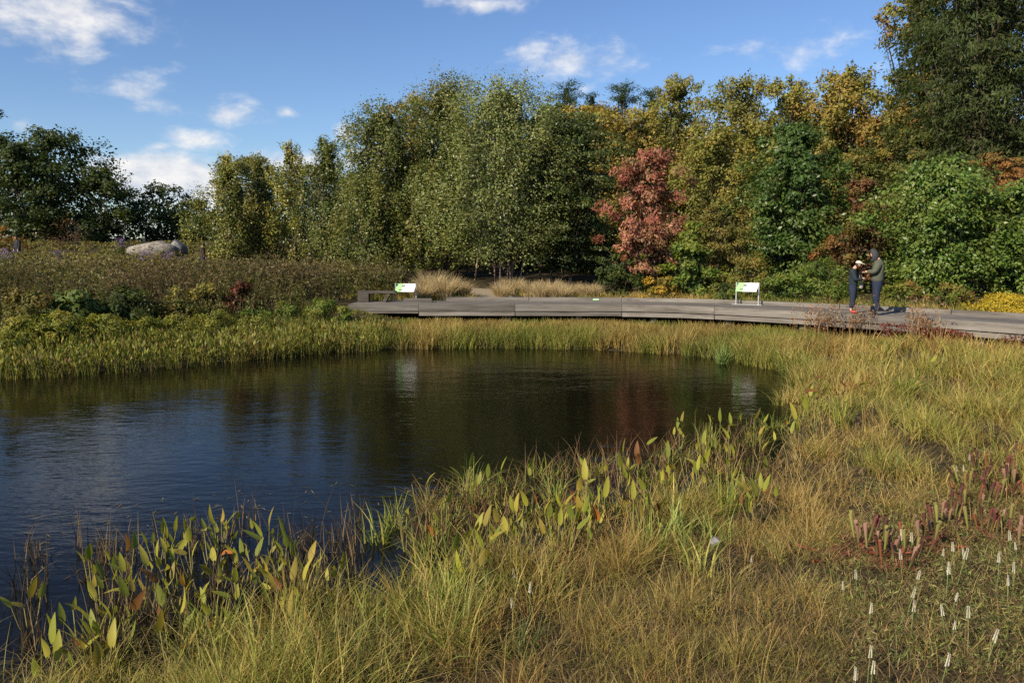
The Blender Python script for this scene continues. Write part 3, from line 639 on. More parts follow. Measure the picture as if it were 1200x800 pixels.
hk = dict(shape='dome', leaf=(.11, .045), cb=.0, k=1.3, limbs=10, crown='foliage', stem='stems', trunks=5, r0=.015, group='shrubs edging the boardwalk', cat='shrub', crad=.22)
def shrub(label, px, top, Y, hw, pal, **kw):
    d = dict(hk); d.update(kw); cat = d.pop('cat'); return plant('edging_shrub', label, cat, px, top, Y, hw, pal=pal, **d)
shrub('loose green shrub to one side of the white information panel', 850, 330, 27.2, 22, GREENY + BIRCHD)
shrub('tawny green shrub behind the white information panel', 878, 296, 29, 36, GREENY + [(.17, .13, .05), (.14, .12, .04)])
shrub('rounded fresh green shrub next to the shorter standing person', 958, 303, 26.5, 40, BRIGHT + GREENY)
shrub('rounded green shrub between the information panel and the fresh green shrub', 915, 318, 27, 30, BRIGHT + GREENY + BIRCHD)
shrub('low tawny shrub behind the man in the dark jacket', 1060, 330, 24.8, 28, GREENY + [(.18, .12, .05)])
shrub('low russet and green shrub near the yellow cushion shrub', 1112, 335, 23.6, 30, GREENY + [(.17, .10, .05), (.13, .12, .04)])
shrub('bright yellow cushion shrub at the boardwalk kerb', 1180, 347, 21.6, 46, YELLOW, leaf=(.06, .028), k=5.0, trunks=6, gain=.85, base=371, wide=1.0)

# --- deep background: trees filling the wood behind, copies of three kinds
far_a = plant('wood_tree', 'olive tree deep in the wood behind the boardwalk trees', 'tree', 560, 150, 66, 60, shape='round', pal=OLIVE + BIRCHD, leaf=(.28, .16), cb=.02, k=.8, group='trees deep in the wood')
far_b = plant('wood_tree', 'dark green tree deep in the wood behind the boardwalk trees', 'tree', 720, 150, 68, 62, shape='ovoid', pal=DARKG + BIRCHD, leaf=(.28, .16), cb=.02, k=.8, group='trees deep in the wood')
rr = random.Random(11)
for i, (px, Y) in enumerate([(300, 60), (360, 64), (420, 62), (480, 66), (620, 60), (660, 58), (800, 62), (850, 66), (900, 60), (960, 64), (1010, 58), (1060, 62), (1120, 57), (1180, 60), (1250, 52), (1320, 48), (1400, 44), (1300, 66)]):
    x = (px - 600) / FPX * Y; src = far_a if i % 2 == 0 else far_b
    sc = .62 if px < 460 else (.8 if px < 640 else 1.0)
    copy_plant(src, (x, Y, Hs(x, Y)), rr.uniform(0, 6), (sc * rr.uniform(.95, 1.1), sc * rr.uniform(.9, 1.02)))

# ------------------------------------------------------------------ grasses and marsh plants
G = np.random.default_rng(99)
def blades(P, h, az, lean, w, col, segs=3, face=None, tip=.12, rng=G):
    """curved tapering blades: P (n,3) roots, h length, az lean direction, lean 0..1, w width; returns quads, colours"""
    n = len(P); d = np.stack([np.cos(az), np.sin(az), np.zeros(n)], 1)
    f = rng.random(n) * 2 * math.pi if face is None else face
    side = np.stack([np.cos(f), np.sin(f), np.zeros(n)], 1); us = np.linspace(0, 1, segs + 1); rows = []
    for u in us:
        c = P + d * (h * lean * u ** 1.8)[:, None]; c[:, 2] += h * u * (1 - .45 * np.minimum(lean, 1.3) ** 1.5 * u)
        ww = w * (1 - u ** 1.6 * (1 - tip)) * (.75 + .25 * min(1, u * 4)); rows.append((c - side * (ww * .5)[:, None], c + side * (ww * .5)[:, None]))
    Q = []
    for i in range(segs): Q.append(np.stack([rows[i][0], rows[i][1], rows[i + 1][1], rows[i + 1][0]], 1))
    return np.concatenate(Q), np.tile(col, (segs, 1))
def tufts(X, Y, Z, nb, spread, h, lean, w, pal, segs=3, jit=.25, rng=G, hvar=.35, mixc=.45):
    """grass tufts; per-tuft arrays or scalars"""
    n = len(X); one = np.ones(n); nb = np.maximum(1, (np.asarray(nb) * one)).astype(int); idx = np.repeat(np.arange(n), nb); m = len(idx)
    spread, h, lean, w = [np.asarray(q) * one for q in (spread, h, lean, w)]
    a = rng.random(m) * 2 * math.pi; r = np.sqrt(rng.random(m)) * spread[idx]
    P = np.stack([X[idx] + np.cos(a) * r, Y[idx] + np.sin(a) * r, Z[idx] - .02], 1)
    az = a + rng.normal(size=m) * .6
    hh = h[idx] * (1 - hvar + hvar * 1.4 * rng.random(m)); ll = lean[idx] * (.3 + 1.1 * rng.random(m)); ll = np.where(rng.random(m) < .10, ll * .5 + .95, ll); ww = w[idx] * (.6 + .8 * rng.random(m))
    base = pal[idx] if (isinstance(pal, np.ndarray) and pal.ndim == 3 and False) else None
    if callable(pal): col = pal(idx, m)
    else:
        tc = mix_palette(pal, n, rng); col = tc[idx] * (1 - mixc) + mix_palette(pal, m, rng) * mixc
    col = np.clip(col * (1 + jit * (rng.random((m, 1)) * 2 - 1)), .005, .9)
    return blades(P, hh, az, ll, ww, col, segs, rng=rng)
def cat(*qs): return np.concatenate([q[0] for q in qs]), np.concatenate([q[1] for q in qs])
def stuff(name, label, category, Q, mat):
    tag(link(name, quad_mesh(name, Q[0], Q[1], mat)), label, category, kind='stuff')
def scatter(x0, x1, y0, y1, dens, keep, rng=G):
    n = int((x1 - x0) * (y1 - y0) * dens); X = x0 + (x1 - x0) * rng.random(n); Y = y0 + (y1 - y0) * rng.random(n)
    k = keep(X, Y); X = X[k]; Y = Y[k]; return X, Y, H(X, Y)
def in_view(X, Y, Z, mx=270, my=260):
    px, py = project(X, Y, Z); return (px > -mx) & (px < 1200 + mx) & (py < 800 + my) & (Y > 2.2)

STRAW = [(.46, .33, .105), (.38, .26, .085), (.52, .40, .15), (.30, .19, .06)]
OLIVEG = [(.26, .235, .05), (.21, .205, .045), (.32, .27, .065), (.16, .17, .04)]
YGREEN = [(.27, .30, .055), (.21, .26, .05), (.33, .34, .08), (.16, .21, .045), (.40, .36, .09)]
REDBR = [(.27, .13, .05), (.33, .18, .065), (.20, .10, .04)]
DARKST = [(.045, .032, .02), (.07, .05, .03), (.035, .028, .018), (.10, .075, .045)]

def foreground_grass():
    def keepf(X, Y):
        sd = pond_sd(X, Y); Z = np.zeros_like(X) + .2
        p = G.random(len(X)); dens = np.minimum(1.0, (5.0 / Y) ** 1.05)
        patch = vnoise(X, Y, 1.9, 2)
        k = in_view(X, Y, Z) & (p < dens * (.05 + 1.3 * sstep(.27, .74, patch)))
        fpx, _ = project(X, Y, Z); ext = np.interp(fpx, [385, 430, 520, 640, 740, 820, 880, 925], [0, .3, .9, 1.4, 1.15, .6, .1, 0])
        edge = -.12 - .5 * sstep(.5, .8, vnoise(X, Y, 1.15, 7)) - ext * (.8 + .35 * vnoise(X, Y, 1.3, 7))                       # mats of sedge stand out into the water
        k &= (sd > edge) & ((sd > .1) | ((vnoise(X, Y, 1.5, 37) > .40)))
        back = (Y > 15.5) & (X < 6.0); k &= ~back
        k &= (Y < 19.5) & (deck_q(X, Y) < -.5)
        return k
    X, Y, Z = scatter(-7, 17, 2.2, 19.5, 108, keepf); Z = np.maximum(Z, -.06)
    px, py = project(X, Y, Z); n = len(X); sd = pond_sd(X, Y)
    nz = vnoise(X, Y, .8, 4) - .5; nz2 = vnoise(X, Y, 2.3, 8) - .5
    brown = sstep(600, 900, px + nz * 300 + (py - 650) * .62) * sstep(500, 620, py + nz * 70)
    low = sstep(860, 1010, px + nz * 90) * sstep(545, 620, py + nz * 60) * np.clip(sstep(-60, 80, px - 1500 + py * .75), 0, 1)
    shore = 1 - sstep(.6, 2.2, sd)
    hgt = .36 + .14 * nz + .30 * nz2 + .16 * (vnoise(X, Y, 4.3, 12) - .5)
    hgt = hgt * (1 - brown * .38) * (1 - low * .62) * (1 + .25 * sstep(9, 14, Y) * (1 - brown)) + .08 * shore * (nz2 > .1)
    pals = [np.array(q) for q in (YGREEN, OLIVEG, STRAW, REDBR, [(.12, .145, .035), (.16, .16, .05), (.09, .12, .03)])]
    u = G.random(n)
    kind = np.where(u < .35 + .55 * (1 - brown), 0, 1); kind = np.where((brown > .4) & (G.random(n) < .52), 2, kind); kind = np.where((brown > .35) & (G.random(n) < .14 + .22 * (nz > .1)), 3, kind); kind = np.where((brown > .3) & (G.random(n) < .22 + .3 * (nz2 > .12)), 1, kind)
    kind = np.where((brown < .5) & (G.random(n) < .22), 1, kind); kind = np.where((low > .4) & (G.random(n) < .6), 4, kind)
    kind = np.where((kind == 0) & (brown > .3), 1, kind)
    gold = sstep(.45, .62, vnoise(X, Y, .55, 51)) * sstep(840, 960, px) * (1 - low); kind = np.where(G.random(n) < gold * .75, 2, kind); kind = np.where((G.random(n) < .2) & (kind == 0), 2, kind)
    cols = np.zeros((n, 3))
    for i, p in enumerate(pals):
        k = kind == i; cols[k] = p[G.integers(0, len(p), k.sum())]
    def pal(idx, m):
        other = np.where((G.random(m) < .42)[:, None], np.array(STRAW)[G.integers(0, 4, m)], cols[idx]); return cols[idx] * .45 + other * .55
    wid = np.where(brown > .5, .0036, .0056) * (.75 + .05 * Y); wid = np.maximum(wid, .0008 * Y)
    broad = (G.random(n) < (.17 + .28 * (sd < .2)) * (1 - low)) & (brown < .9); wid = np.where(broad, wid * 2.4, wid); hgt = hgt * np.where(sd < .2, .62 + .75 * vnoise(X, Y, 3.3, 44), 1)
    lean = .50 + .35 * G.random(n) + .15 * brown
    Q = tufts(X, Y, Z, np.where(broad, 9, np.where(brown > .5, 20, 17)), .06 + .08 * G.random(n) ** 2, hgt, lean, wid, pal, segs=3)
    stuff('marsh_grass', 'straw and green marsh grass covering the near bank of the pond', 'grass', Q, M_GRASS)
    # low thatch of fallen blades between the tufts
    X, Y, Z = scatter(-6, 16, 2.4, 16, 560, lambda X, Y: in_view(X, Y, X * 0 + .1) & (pond_sd(X, Y) > -.1) & (G.random(len(X)) < (4.5 / Y) ** 1.2) & ~((Y > 15) & (X < 6)))
    n = len(X); px, py = project(X, Y, Z); P = np.stack([X, Y, Z + .015], 1)
    pc = np.array([(.22, .15, .07), (.15, .095, .045), (.30, .22, .11), (.12, .11, .035)])[G.integers(0, 4, n)]
    Q = blades(P, .12 + .16 * G.random(n), G.random(n) * 6.28, 1.0 + .25 * G.random(n), np.maximum(.005, .0009 * Y), pc, 2)
    stuff('fallen_grass', 'matted dead grass lying between the tufts of the near bank', 'grass', Q, M_DRY)
    # low green herbs and moss of the bog ground
    X, Y, Z = scatter(1.2, 8, 2.6, 9, 2600, lambda X, Y: in_view(X, Y, X * 0 + .3) & (lambda p: (p[0] + (vnoise(X, Y, 1.3, 41) - .5) * 260 > 930) & (p[1] > 545))(project(X, Y, X * 0 + .3)) & (vnoise(X, Y, 3.1, 17) > .25))
    n = len(X); P = np.stack([X, Y, Z + .01 + .09 * G.random(n) ** 1.5], 1); hp = np.array([(.13, .17, .04), (.17, .19, .05), (.10, .14, .035), (.24, .22, .08), (.20, .12, .055), (.28, .24, .10)])
    Q = (kites(P, G.normal(size=(n, 3)) * np.array([1, 1, .8]) + np.array([0, 0, .5]), G.normal(size=(n, 3)) * .5 + np.array([0, 0, .8]), (.025 + .05 * G.random(n)), .003 + .006 * G.random(n)), hp[G.integers(0, 6, n)] * (1.0 + .7 * G.random((n, 1))))
    stuff('bog_herbs', 'low green herbs and moss around the pitcher plants', 'ground cover', Q, M_GRASS)
    # straw seed stalks standing over the tufts
    X, Y, Z = scatter(-4, 15, 3, 19, 16, lambda X, Y: in_view(X, Y, X * 0 + .2) & (pond_sd(X, Y) > .2) & (vnoise(X, Y, .7, 13) > .38) & ~((Y > 15.5) & (X < 6)))
    n = len(X); P = np.stack([X, Y, Z], 1); hh = .42 + .28 * G.random(n)
    px, py = project(X, Y, Z); hh = hh * np.where((px > 900) & (py > 560), .55, 1)
    Q = blades(P, hh, G.random(n) * 6.28, .12 + .3 * G.random(n), np.maximum(.003, .0006 * Y), np.array(STRAW)[G.integers(0, 4, n)], 3)
    stuff('seed_stalks', 'thin straw coloured seed stalks standing over the bank grass', 'grass', Q, M_DRY)
foreground_grass()

def shore_strip():
    """pickerelweed leaves standing along the waterline below the meadow and grass in front of the boardwalk"""
    def keepL(X, Y):
        sd = pond_sd(X, Y); return (sd > -.5) & (sd < 1.5) & (Y > 14) & (X < -3.6) & (G.random(len(X)) < 1 - np.abs(sd - .3) * .55)
    X, Y, Z = scatter(-17, -3.4, 14, 23.5, 120, keepL); Z = np.maximum(Z, -.05); n = len(X); sd = pond_sd(X, Y)
    idx = np.repeat(np.arange(n), 3); m = len(idx); a = G.random(m) * 6.28
    P = np.stack([X[idx] + G.normal(0, .05, m), Y[idx] + G.normal(0, .05, m), Z[idx]], 1); hh = (.26 + .3 * G.random(m)) * (1 + .4 * (vnoise(X, Y, 1.2, 3)[idx] - .5))
    pal = np.array(YGREEN + [(.27, .26, .05), (.36, .33, .07), (.22, .14, .06)])
    st = blades(P, hh, a, .2 + .2 * G.random(m), np.full(m, .014), pal[G.integers(0, len(pal), m)] * .7, 2)
    T = P + np.stack([np.cos(a) * hh * .15, np.sin(a) * hh * .15, hh * .95], 1); D = np.stack([np.cos(a) * .35, np.sin(a) * .35, np.ones(m)], 1) + G.normal(0, .15, (m, 3))
    Nn = np.stack([np.cos(a), np.sin(a), np.full(m, .3)], 1) + G.normal(0, .3, (m, 3)); L = .09 + .08 * G.random(m)
    lf = (kites(T, D, Nn, L, L * .36), pal[G.integers(0, len(pal), m)] * (.45 + .5 * G.random((m, 1))))
    X2, Y2, Z2 = scatter(-17, -3.4, 14, 23.5, 26, lambda X, Y: (pond_sd(X, Y) > -.65) & (pond_sd(X, Y) < .3) & (Y > 14) & (X < -3.6))
    dk = blades(np.stack([X2, Y2, np.maximum(Z2, -.05)], 1), .2 + .25 * G.random(len(X2)), G.random(len(X2)) * 6.28, .5 * G.random(len(X2)), np.full(len(X2), .016), np.array(DARKST)[G.integers(0, 4, len(X2))] * 1.4, 2)
    stuff('shore_pickerelweed', 'band of yellow green pickerelweed along the waterline below the meadow', 'marsh plants', cat(st, lf, dk), M_LEAF)
    # grass between the water and the boardwalk
    def keepB(X, Y):
        sd = pond_sd(X, Y); i = np.interp(X, FRONT[:, 0], FRONT[:, 1]); return (sd > -.3) & (Y < i + .25) & (Y > 14.5) & (X > -6.8) & ((X < 6.4) | (Y > 18.2)) & (sd < 7)
    X, Y, Z = scatter(-7, 13.5, 14.5, 26, 30, keepB); Z = np.maximum(Z, -.05); n = len(X); sd = pond_sd(X, Y)
    nz = vnoise(X, Y, .7, 6); nz2 = vnoise(X, Y, 2.0, 1)
    near = np.interp(X, FRONT[:, 0], FRONT[:, 1]) - Y
    hgt = (.34 + .30 * nz2) * (1 + .25 * (1 - sstep(0, 1.0, sd))); hgt = np.minimum(hgt, np.maximum(.12, (.60 - Z + .1 * (nz2 - .5)) * np.where(near < 2.5, .95, 1.2)))
    ygp = np.array(YGREEN + OLIVEG); stp = np.array(STRAW + [(.27, .17, .06)]); redp = np.array(REDBR + [(.28, .13, .05)])
    rmask = sstep(6.0, 8.5, X + (nz - .5) * 2) * (near < 2.2); straw = (nz + .25 * (G.random(n) - .5) > .52)
    cols = np.where(straw[:, None], stp[G.integers(0, len(stp), n)], ygp[G.integers(0, len(ygp), n)]); rk = G.random(n) < rmask * .75; cols[rk] = redp[G.integers(0, len(redp), rk.sum())]
    Q = tufts(X, Y, Z, 16, .12, hgt, .38 + .2 * G.random(n), .017, lambda idx, m: (cols[idx] * .75 + ygp[G.integers(0, len(ygp), m)] * .25) * (.5 + .5 * nz2[idx] + .15 * G.random(m))[:, None], segs=2)
    stuff('shore_grass', 'yellow green grass between the pond and the boardwalk', 'grass', Q, M_GRASS)
    # dead reddish stalks with seed heads before the standing people
    X, Y, Z = scatter(6.2, 10.2, 17.2, 21.6, 60, lambda X, Y: (np.interp(X, FRONT[:, 0], FRONT[:, 1]) - Y > .12) & (np.interp(X, FRONT[:, 0], FRONT[:, 1]) - Y < 1.5) & (vnoise(X, Y, .9, 15) > .30))
    n = len(X); P = np.stack([X, Y, Z], 1); hh = .6 + .6 * G.random(n); rp = np.array([(.26, .13, .065), (.33, .19, .10), (.20, .095, .05), (.30, .22, .12)])
    st = blades(P, hh, G.random(n) * 6.28, .1 + .15 * G.random(n), np.full(n, .012), rp[G.integers(0, 4, n)], 2)
    idx = np.repeat(np.arange(n), 16); m = len(idx); u = .45 + .55 * G.random(m)
    T = P[idx] + G.normal(0, .05, (m, 3)); T[:, 2] += hh[idx] * u
    sd_ = (kites(T, G.normal(size=(m, 3)) + np.array([0, 0, .6]), G.normal(size=(m, 3)), np.full(m, .07), np.full(m, .03)), rp[G.integers(0, 4, m)])
    stuff('russet_stalks', 'russet dead stalks with seed heads standing before the boardwalk', 'marsh plants', cat(st, sd_), M_DRY)
    # burgundy low plants under the beam at the right
    X, Y, Z = scatter(8.2, 13, 13.5, 20.2, 40, lambda X, Y: (np.interp(X, FRONT[:, 0], FRONT[:, 1]) - Y > .0) & (np.interp(X, FRONT[:, 0], FRONT[:, 1]) - Y < 1.0) & (vnoise(X, Y, 1.1, 19) > .40))
    n = len(X); idx = np.repeat(np.arange(n), 22); m = len(idx); T = np.stack([X, Y, Z], 1)[idx] + G.normal(0, .10, (m, 3)); T[:, 2] = Z[idx] + .42 * G.random(m) ** .7
    bp = np.array([(.17, .035, .03), (.22, .06, .04), (.12, .03, .028), (.24, .10, .05)])
    stuff('burgundy_groundcover', 'burgundy leaved low plants in the shade under the boardwalk edge', 'marsh plants', (kites(T, G.normal(size=(m, 3)), G.normal(size=(m, 3)) + np.array([0, 0, .6]), np.full(m, .085), np.full(m, .04)), bp[G.integers(0, 4, m)]), M_LEAF)
shore_strip()

def meadow():
    """tall mixed autumn perennials on the rise to the left"""
    def keep(X, Y):
        sd = pond_sd(X, Y); edge = np.interp(Y, [18, 20, 26, 27.8, 28.6, 34, 60], [-7.4, -7.0, -6.5, -5.5, -3.7, -5.0, -8])
        return (sd > 2.6) & (X < edge) & (np.abs(X) < Y * .72 + 2) & (G.random(len(X)) < np.minimum(1, (22 / Y) ** 1.7)) & (X < 0) & (Y > 15)
    X, Y, Z = scatter(-44, -3, 15, 60, 15, keep); n = len(X); sd = pond_sd(X, Y)
    nz = vnoise(X, Y, .35, 21); nz2 = vnoise(X, Y, 1.1, 23)
    nz3 = vnoise(X, Y, 2.6, 27)
    hgt = (.30 + .65 * nz2 + .35 * nz + .65 * nz3) * np.interp(sd, [2.6, 4.2, 6, 10, 18, 30, 60], [.75, 1.0, 1.0, .80, .40, .15, .15]) * (1 + .45 * (G.random(n) < .06))
    k = G.random(n) < .05 + 1.5 * nz3 ** 1.3; X, Y, Z, n, sd, nz, nz2, nz3, hgt = X[k], Y[k], Z[k], int(k.sum()), sd[k], nz[k], nz2[k], nz3[k], hgt[k]
    idx = np.repeat(np.arange(n), 4); m = len(idx); P = np.stack([X[idx] + G.normal(0, .10, m), Y[idx] + G.normal(0, .13, m), Z[idx] - .03], 1)
    hh = hgt[idx] * (.75 + .4 * G.random(m)); a = G.random(m) * 6.28; lean = .08 + .22 * G.random(m)
    stemp = np.array([(.10, .075, .035), (.13, .09, .045), (.085, .08, .03), (.16, .11, .06)])
    st = blades(P, hh, a, lean, np.full(m, .016), stemp[G.integers(0, 4, m)], 2)
    j = np.repeat(np.arange(m), 9); q = len(j); u = .12 + .86 * G.random(q)
    T = P[j] + np.stack([np.cos(a[j]), np.sin(a[j]), np.zeros(q)], 1) * (hh[j] * lean[j] * u ** 1.8)[:, None]; T[:, 2] += hh[j] * u; T += G.normal(0, .045, (q, 3))
    gp = np.array([(.085, .105, .028), (.11, .125, .034), (.13, .125, .042), (.065, .085, .022), (.15, .145, .04)]); bp = np.array([(.14, .10, .045), (.18, .14, .07), (.11, .08, .04), (.16, .145, .06)])
    far = sstep(8, 16, sd)[idx][j]
    top = u > .80; dk = np.where(nz2[idx][j] > .55, .62, 1.15)[:, None]; c = dk * np.where((top | (nz[idx][j] > .62))[:, None], bp[G.integers(0, 4, q)], gp[G.integers(0, 5, q)]); yl = np.array([(.27, .225, .075), (.21, .18, .06), (.17, .17, .05)])[G.integers(0, 3, q)]
    c = np.where((G.random(q) < far * .75)[:, None], yl, c) * (.75 + .5 * G.random((q, 1)))
    D = G.normal(size=(q, 3)) * .7 + np.array([0, 0, .35]); L = np.where(top, .07, .15) * (.7 + .6 * G.random(q)) * (Y[idx][j] / 24) ** .6
    lf = (kites(T, D, G.normal(size=(q, 3)) * .6 + np.array([0, 0, .5]), L, L * np.where(top, .75, .3)), c)
    stuff('meadow_plants', 'tall brown and green autumn meadow plants on the rise', 'meadow', cat(st, lf), M_LEAF)
meadow()
def bank_tufts():
    X, Y, Z = scatter(-18, -5.2, 15, 27, 26, lambda X, Y: (pond_sd(X, Y) > .9) & (pond_sd(X, Y) < 4.2) & (X < np.interp(Y, [18, 24, 27], [-5.4, -5.6, -6.2])) & (vnoise(X, Y, 1.4, 61) > .3))
    n = len(X); pal = np.array(OLIVEG + YGREEN + [(.10, .12, .03), (.13, .10, .04)]) * .62
    tufts_ = tufts(X, Y, Z, 15, .14, .35 + .4 * vnoise(X, Y, 1.7, 63), .45, .02, lambda idx, m: pal[G.integers(0, len(pal), n)][idx], segs=2)
    stuff('bank_grass', 'rough olive grass and herbs on the meadow bank', 'grass', tufts_, M_LEAF)
bank_tufts()

# --- shrubs and clumps on the left bank
bank = dict(shape='dome', leaf=(.10, .05), cb=0., k=1.5, limbs=6, crown='foliage', stem='stems', trunks=4, r0=.012, crad=.24, lobes=.5)
def bank_shrub(name, label, px, top, Y, hw, pal, group='leafy clumps on the meadow bank', **kw):
    d = dict(bank); d.update(kw); return plant(name, label, 'shrub', px, top, Y, hw, pal=pal, group=group, **d)
FERN = [(.12, .15, .035), (.15, .17, .04), (.09, .12, .03), (.18, .18, .05)]
bank_shrub('red_shrub', 'dark burgundy round shrub among green meadow plants', 280, 329, 23.2, 22, [(.085, .035, .028), (.11, .045, .03), (.07, .045, .025)])
bank_shrub('seedhead_shrub', 'pale yellow green shrub with flat seed heads beside the burgundy shrub', 240, 333, 22.6, 24, [(.19, .18, .06), (.16, .15, .05), (.12, .13, .04)])
bank_shrub('seedhead_shrub', 'pale green seed head shrub further along from the burgundy shrub', 208, 336, 22.4, 16, [(.17, .18, .06), (.13, .14, .045)])
bank_shrub('leafy_shrub', 'dark green bushy clump at the foot of the meadow slope', 150, 338, 20.6, 36, DARKG + [(.07, .09, .03)])
bank_shrub('leafy_shrub', 'broad leaved green clump next to the dark bushy clump', 88, 344, 19.6, 28, [(.075, .115, .04), (.09, .13, .05), (.06, .09, .03)], leaf=(.16, .08))
bank_shrub('leafy_shrub', 'olive brown clump at the meadow foot beside the broad leaved clump', 34, 338, 19.2, 30, [(.10, .10, .035), (.13, .11, .045), (.08, .09, .03)])
bank_shrub('leafy_shrub', 'tangled brown green clump below the pale seed head shrubs', 215, 352, 21.2, 26, [(.10, .10, .035), (.12, .10, .04), (.07, .085, .03)])
for i, (px, top, Y, hw, lab) in enumerate([
        (20, 372, 18.2, 34, 'feathery green mound below the olive brown clump'),
        (72, 368, 18.6, 30, 'feathery green mound below the broad leaved clump'),
        (122, 370, 19.0, 30, 'feathery green mound below the dark bushy clump'),
        (168, 374, 19.6, 26, 'low feathery mound between two larger green mounds'),
        (210, 370, 20.2, 28, 'feathery green mound below the tangled clump'),
        (252, 366, 20.8, 28, 'feathery yellow green mound below the burgundy shrub'),
        (296, 360, 21.6, 26, 'bright green mound past the burgundy shrub towards the boardwalk'),
        (338, 354, 22.8, 28, 'fresh grass green mound on the bank near the boardwalk end'),
        (376, 352, 23.8, 26, 'fresh green mound beside the boardwalk end'),
        (404, 362, 23.6, 18, 'small green mound touching the end of the boardwalk')]):
    bank_shrub('feathery_mound', lab, px, top, Y, hw, FERN if i < 6 else FERN + BRIGHT, leaf=(.10, .03), group='green mounds along the meadow bank')
for i, (px, py, Y, w_, lab) in enumerate([(172, 297, 33, 14, 'violet aster patch below the boulder'), (198, 298, 33, 10, 'smaller violet aster patch beside the larger one below the boulder'),
                                          (6, 294, 31, 12, 'violet aster patch at the meadow below the walker'), (142, 281, 42, 7, 'small violet aster patch beside the boulder'), (68, 296, 32, 12, 'faint lilac aster patch in the open meadow')]):
    xw, _, z = at_y(px, py, Y); z0 = Hs(xw, Y); R = w_ / FPX * Y; t = empty('aster_patch', (xw, Y, z0)); tag(t, lab, 'flowers', 'aster patches in the meadow')
    n = 170; a = G.random(n) * 6.28; r = np.abs(G.normal(0, .55, n)) * R; hh = max(.3, z - z0) * (.7 + .4 * G.random(n)); P = np.stack([np.cos(a) * r, np.sin(a) * r * .7, hh], 1)
    vc = np.array([(.30, .22, .46), (.24, .17, .38), (.36, .28, .5)])[G.integers(0, 3, n)] * (.5 if i == 4 else .85)
    fl = link('flowers', quad_mesh('flowers', kites(P, G.normal(size=(n, 3)), G.normal(size=(n, 3)) * .5 + np.array([-.3, -.5, .6]), np.full(n, .055), np.full(n, .055)), vc, M_LEAF), t); fl['kind'] = 'stuff'
    B = P.copy(); B[:, 2] = -.02; Q = blades(B, hh * .98, a, np.full(n, .03), np.full(n, .012), np.tile((.08, .10, .03), (n, 1)), 2); link('stems', quad_mesh('stems', *Q, M_LEAF), t)

def straw_clumps():
    spots = [(505, 322, 29.5, 20), (522, 326, 28.6, 18), (494, 333, 28.2, 16), (540, 336, 29.4, 14), (600, 330, 31, 15), (622, 332, 30, 16), (645, 331, 30.2, 18), (668, 333, 29.6, 18), (588, 338, 29, 12),
             (636, 340, 28.8, 16), (690, 338, 29, 14), (655, 341, 28.6, 15)]
    for i, (px, top, Y, hw) in enumerate(spots):
        xw, _, zt = at_y(px, top, Y); z0 = Hs(xw, Y); h = max(.55, zt - z0) * 1.3; R = hw / FPX * Y
        t = empty('straw_clump', (xw, Y, z0)); lab = 'feathery straw coloured grass clump at the path bend' if i < 4 else 'feathery straw coloured grass clump below the silvery birch'
        tag(t, lab, 'grass clump', 'straw grass clumps at the path' if i < 4 else 'straw grass clumps under the birches')
        n = 900; a = G.random(n) * 6.28; r = np.sqrt(G.random(n)) * R * .5; P = np.stack([np.cos(a) * r, np.sin(a) * r, np.full(n, -.02)], 1)
        pal = np.array([(.50, .39, .22), (.42, .32, .17), (.56, .46, .28), (.36, .26, .13)])
        Q = blades(P, h * (.7 + .4 * G.random(n)), a, .25 + .6 * G.random(n), np.full(n, .012), pal[G.integers(0, 4, n)], 3)
        link('blades', quad_mesh('blades', *Q, M_DRY), t)
straw_clumps()
def back_verge():
    """grass and leaf litter along the back of the boardwalk"""
    def keep(X, Y):
        s = np.interp(X, FRONT[:, 0], FRONT[:, 1]); b = s + np.interp(X, FRONT[:, 0], 1 / np.maximum(.5, BACKN[:, 1])) * (DECK_W + .25)
        return (Y > b) & (Y < b + 3.2) & ~((np.abs(X + .6 + (Y - 30) * .45) < 1.1) & (X < 1.2))
    X, Y, Z = scatter(-6, 13, 20, 33, 16, keep); n = len(X); px, _ = project(X, Y, Z)
    straw = sstep(700, 760, px) * (1 - sstep(815, 840, px)); pal = np.array(OLIVEG + GREENY); sp = np.array(STRAW)
    cols = np.where((G.random(n) < .25 + .65 * straw)[:, None], sp[G.integers(0, 4, n)], pal[G.integers(0, len(pal), n)])
    Q = tufts(X, Y, Z, 16, .14, .22 + .16 * G.random(n), .5, .018, lambda idx, m: cols[idx], segs=2)
    stuff('verge_grass', 'short mixed grass along the back kerb of the boardwalk', 'grass', Q, M_GRASS)
back_verge()

# ------------------------------------------------------------------ individual marsh plants
def leaf_shape(name, L, W, col, mat, heart=.25, bend=.18, fold=.22):
    """one broad leaf, base at the origin, pointing up z, 2 x 6 faces with a folded midrib"""
    us = [0, .1, .28, .5, .72, .9, 1.0]; ws = [.35, .85, 1.0, .9, .62, .26, .0]; V = []; F = []
    for u, w in zip(us, ws):
        z = L * u; y = -bend * L * u * u; V += [(-w * W / 2, y + fold * w * W / 2, z - (heart * L * .35 if u == 0 else 0)), (0, y, z), (w * W / 2, y + fold * w * W / 2, z - (heart * L * .35 if u == 0 else 0))]
    for i in range(6):
        for j in range(2): b = i * 3 + j; F.append((b, b + 1, b + 4, b + 3))
    return poly_mesh(name, V, F, mat, True, col)
PW_COL = [(.25, .27, .04), (.33, .32, .045), (.18, .21, .035), (.38, .34, .055), (.26, .21, .045)]
PW = [leaf_shape('leaf', .15, .048, c, M_LEAF, bend=b) for c, b in zip(PW_COL, (.1, .2, .05, .3, .15))]
PW_DEAD = [leaf_shape('leaf', .13, .05, c, M_LEAF, bend=.4) for c in ((.42, .15, .035), (.20, .09, .03), (.36, .27, .05))]
rp = random.Random(77)
def look_rot(d, spin):
    q = Vector(d).normalized().to_track_quat('Z', 'Y'); return (q.to_matrix() @ Matrix.Rotation(spin, 3, 'Z')).to_euler()
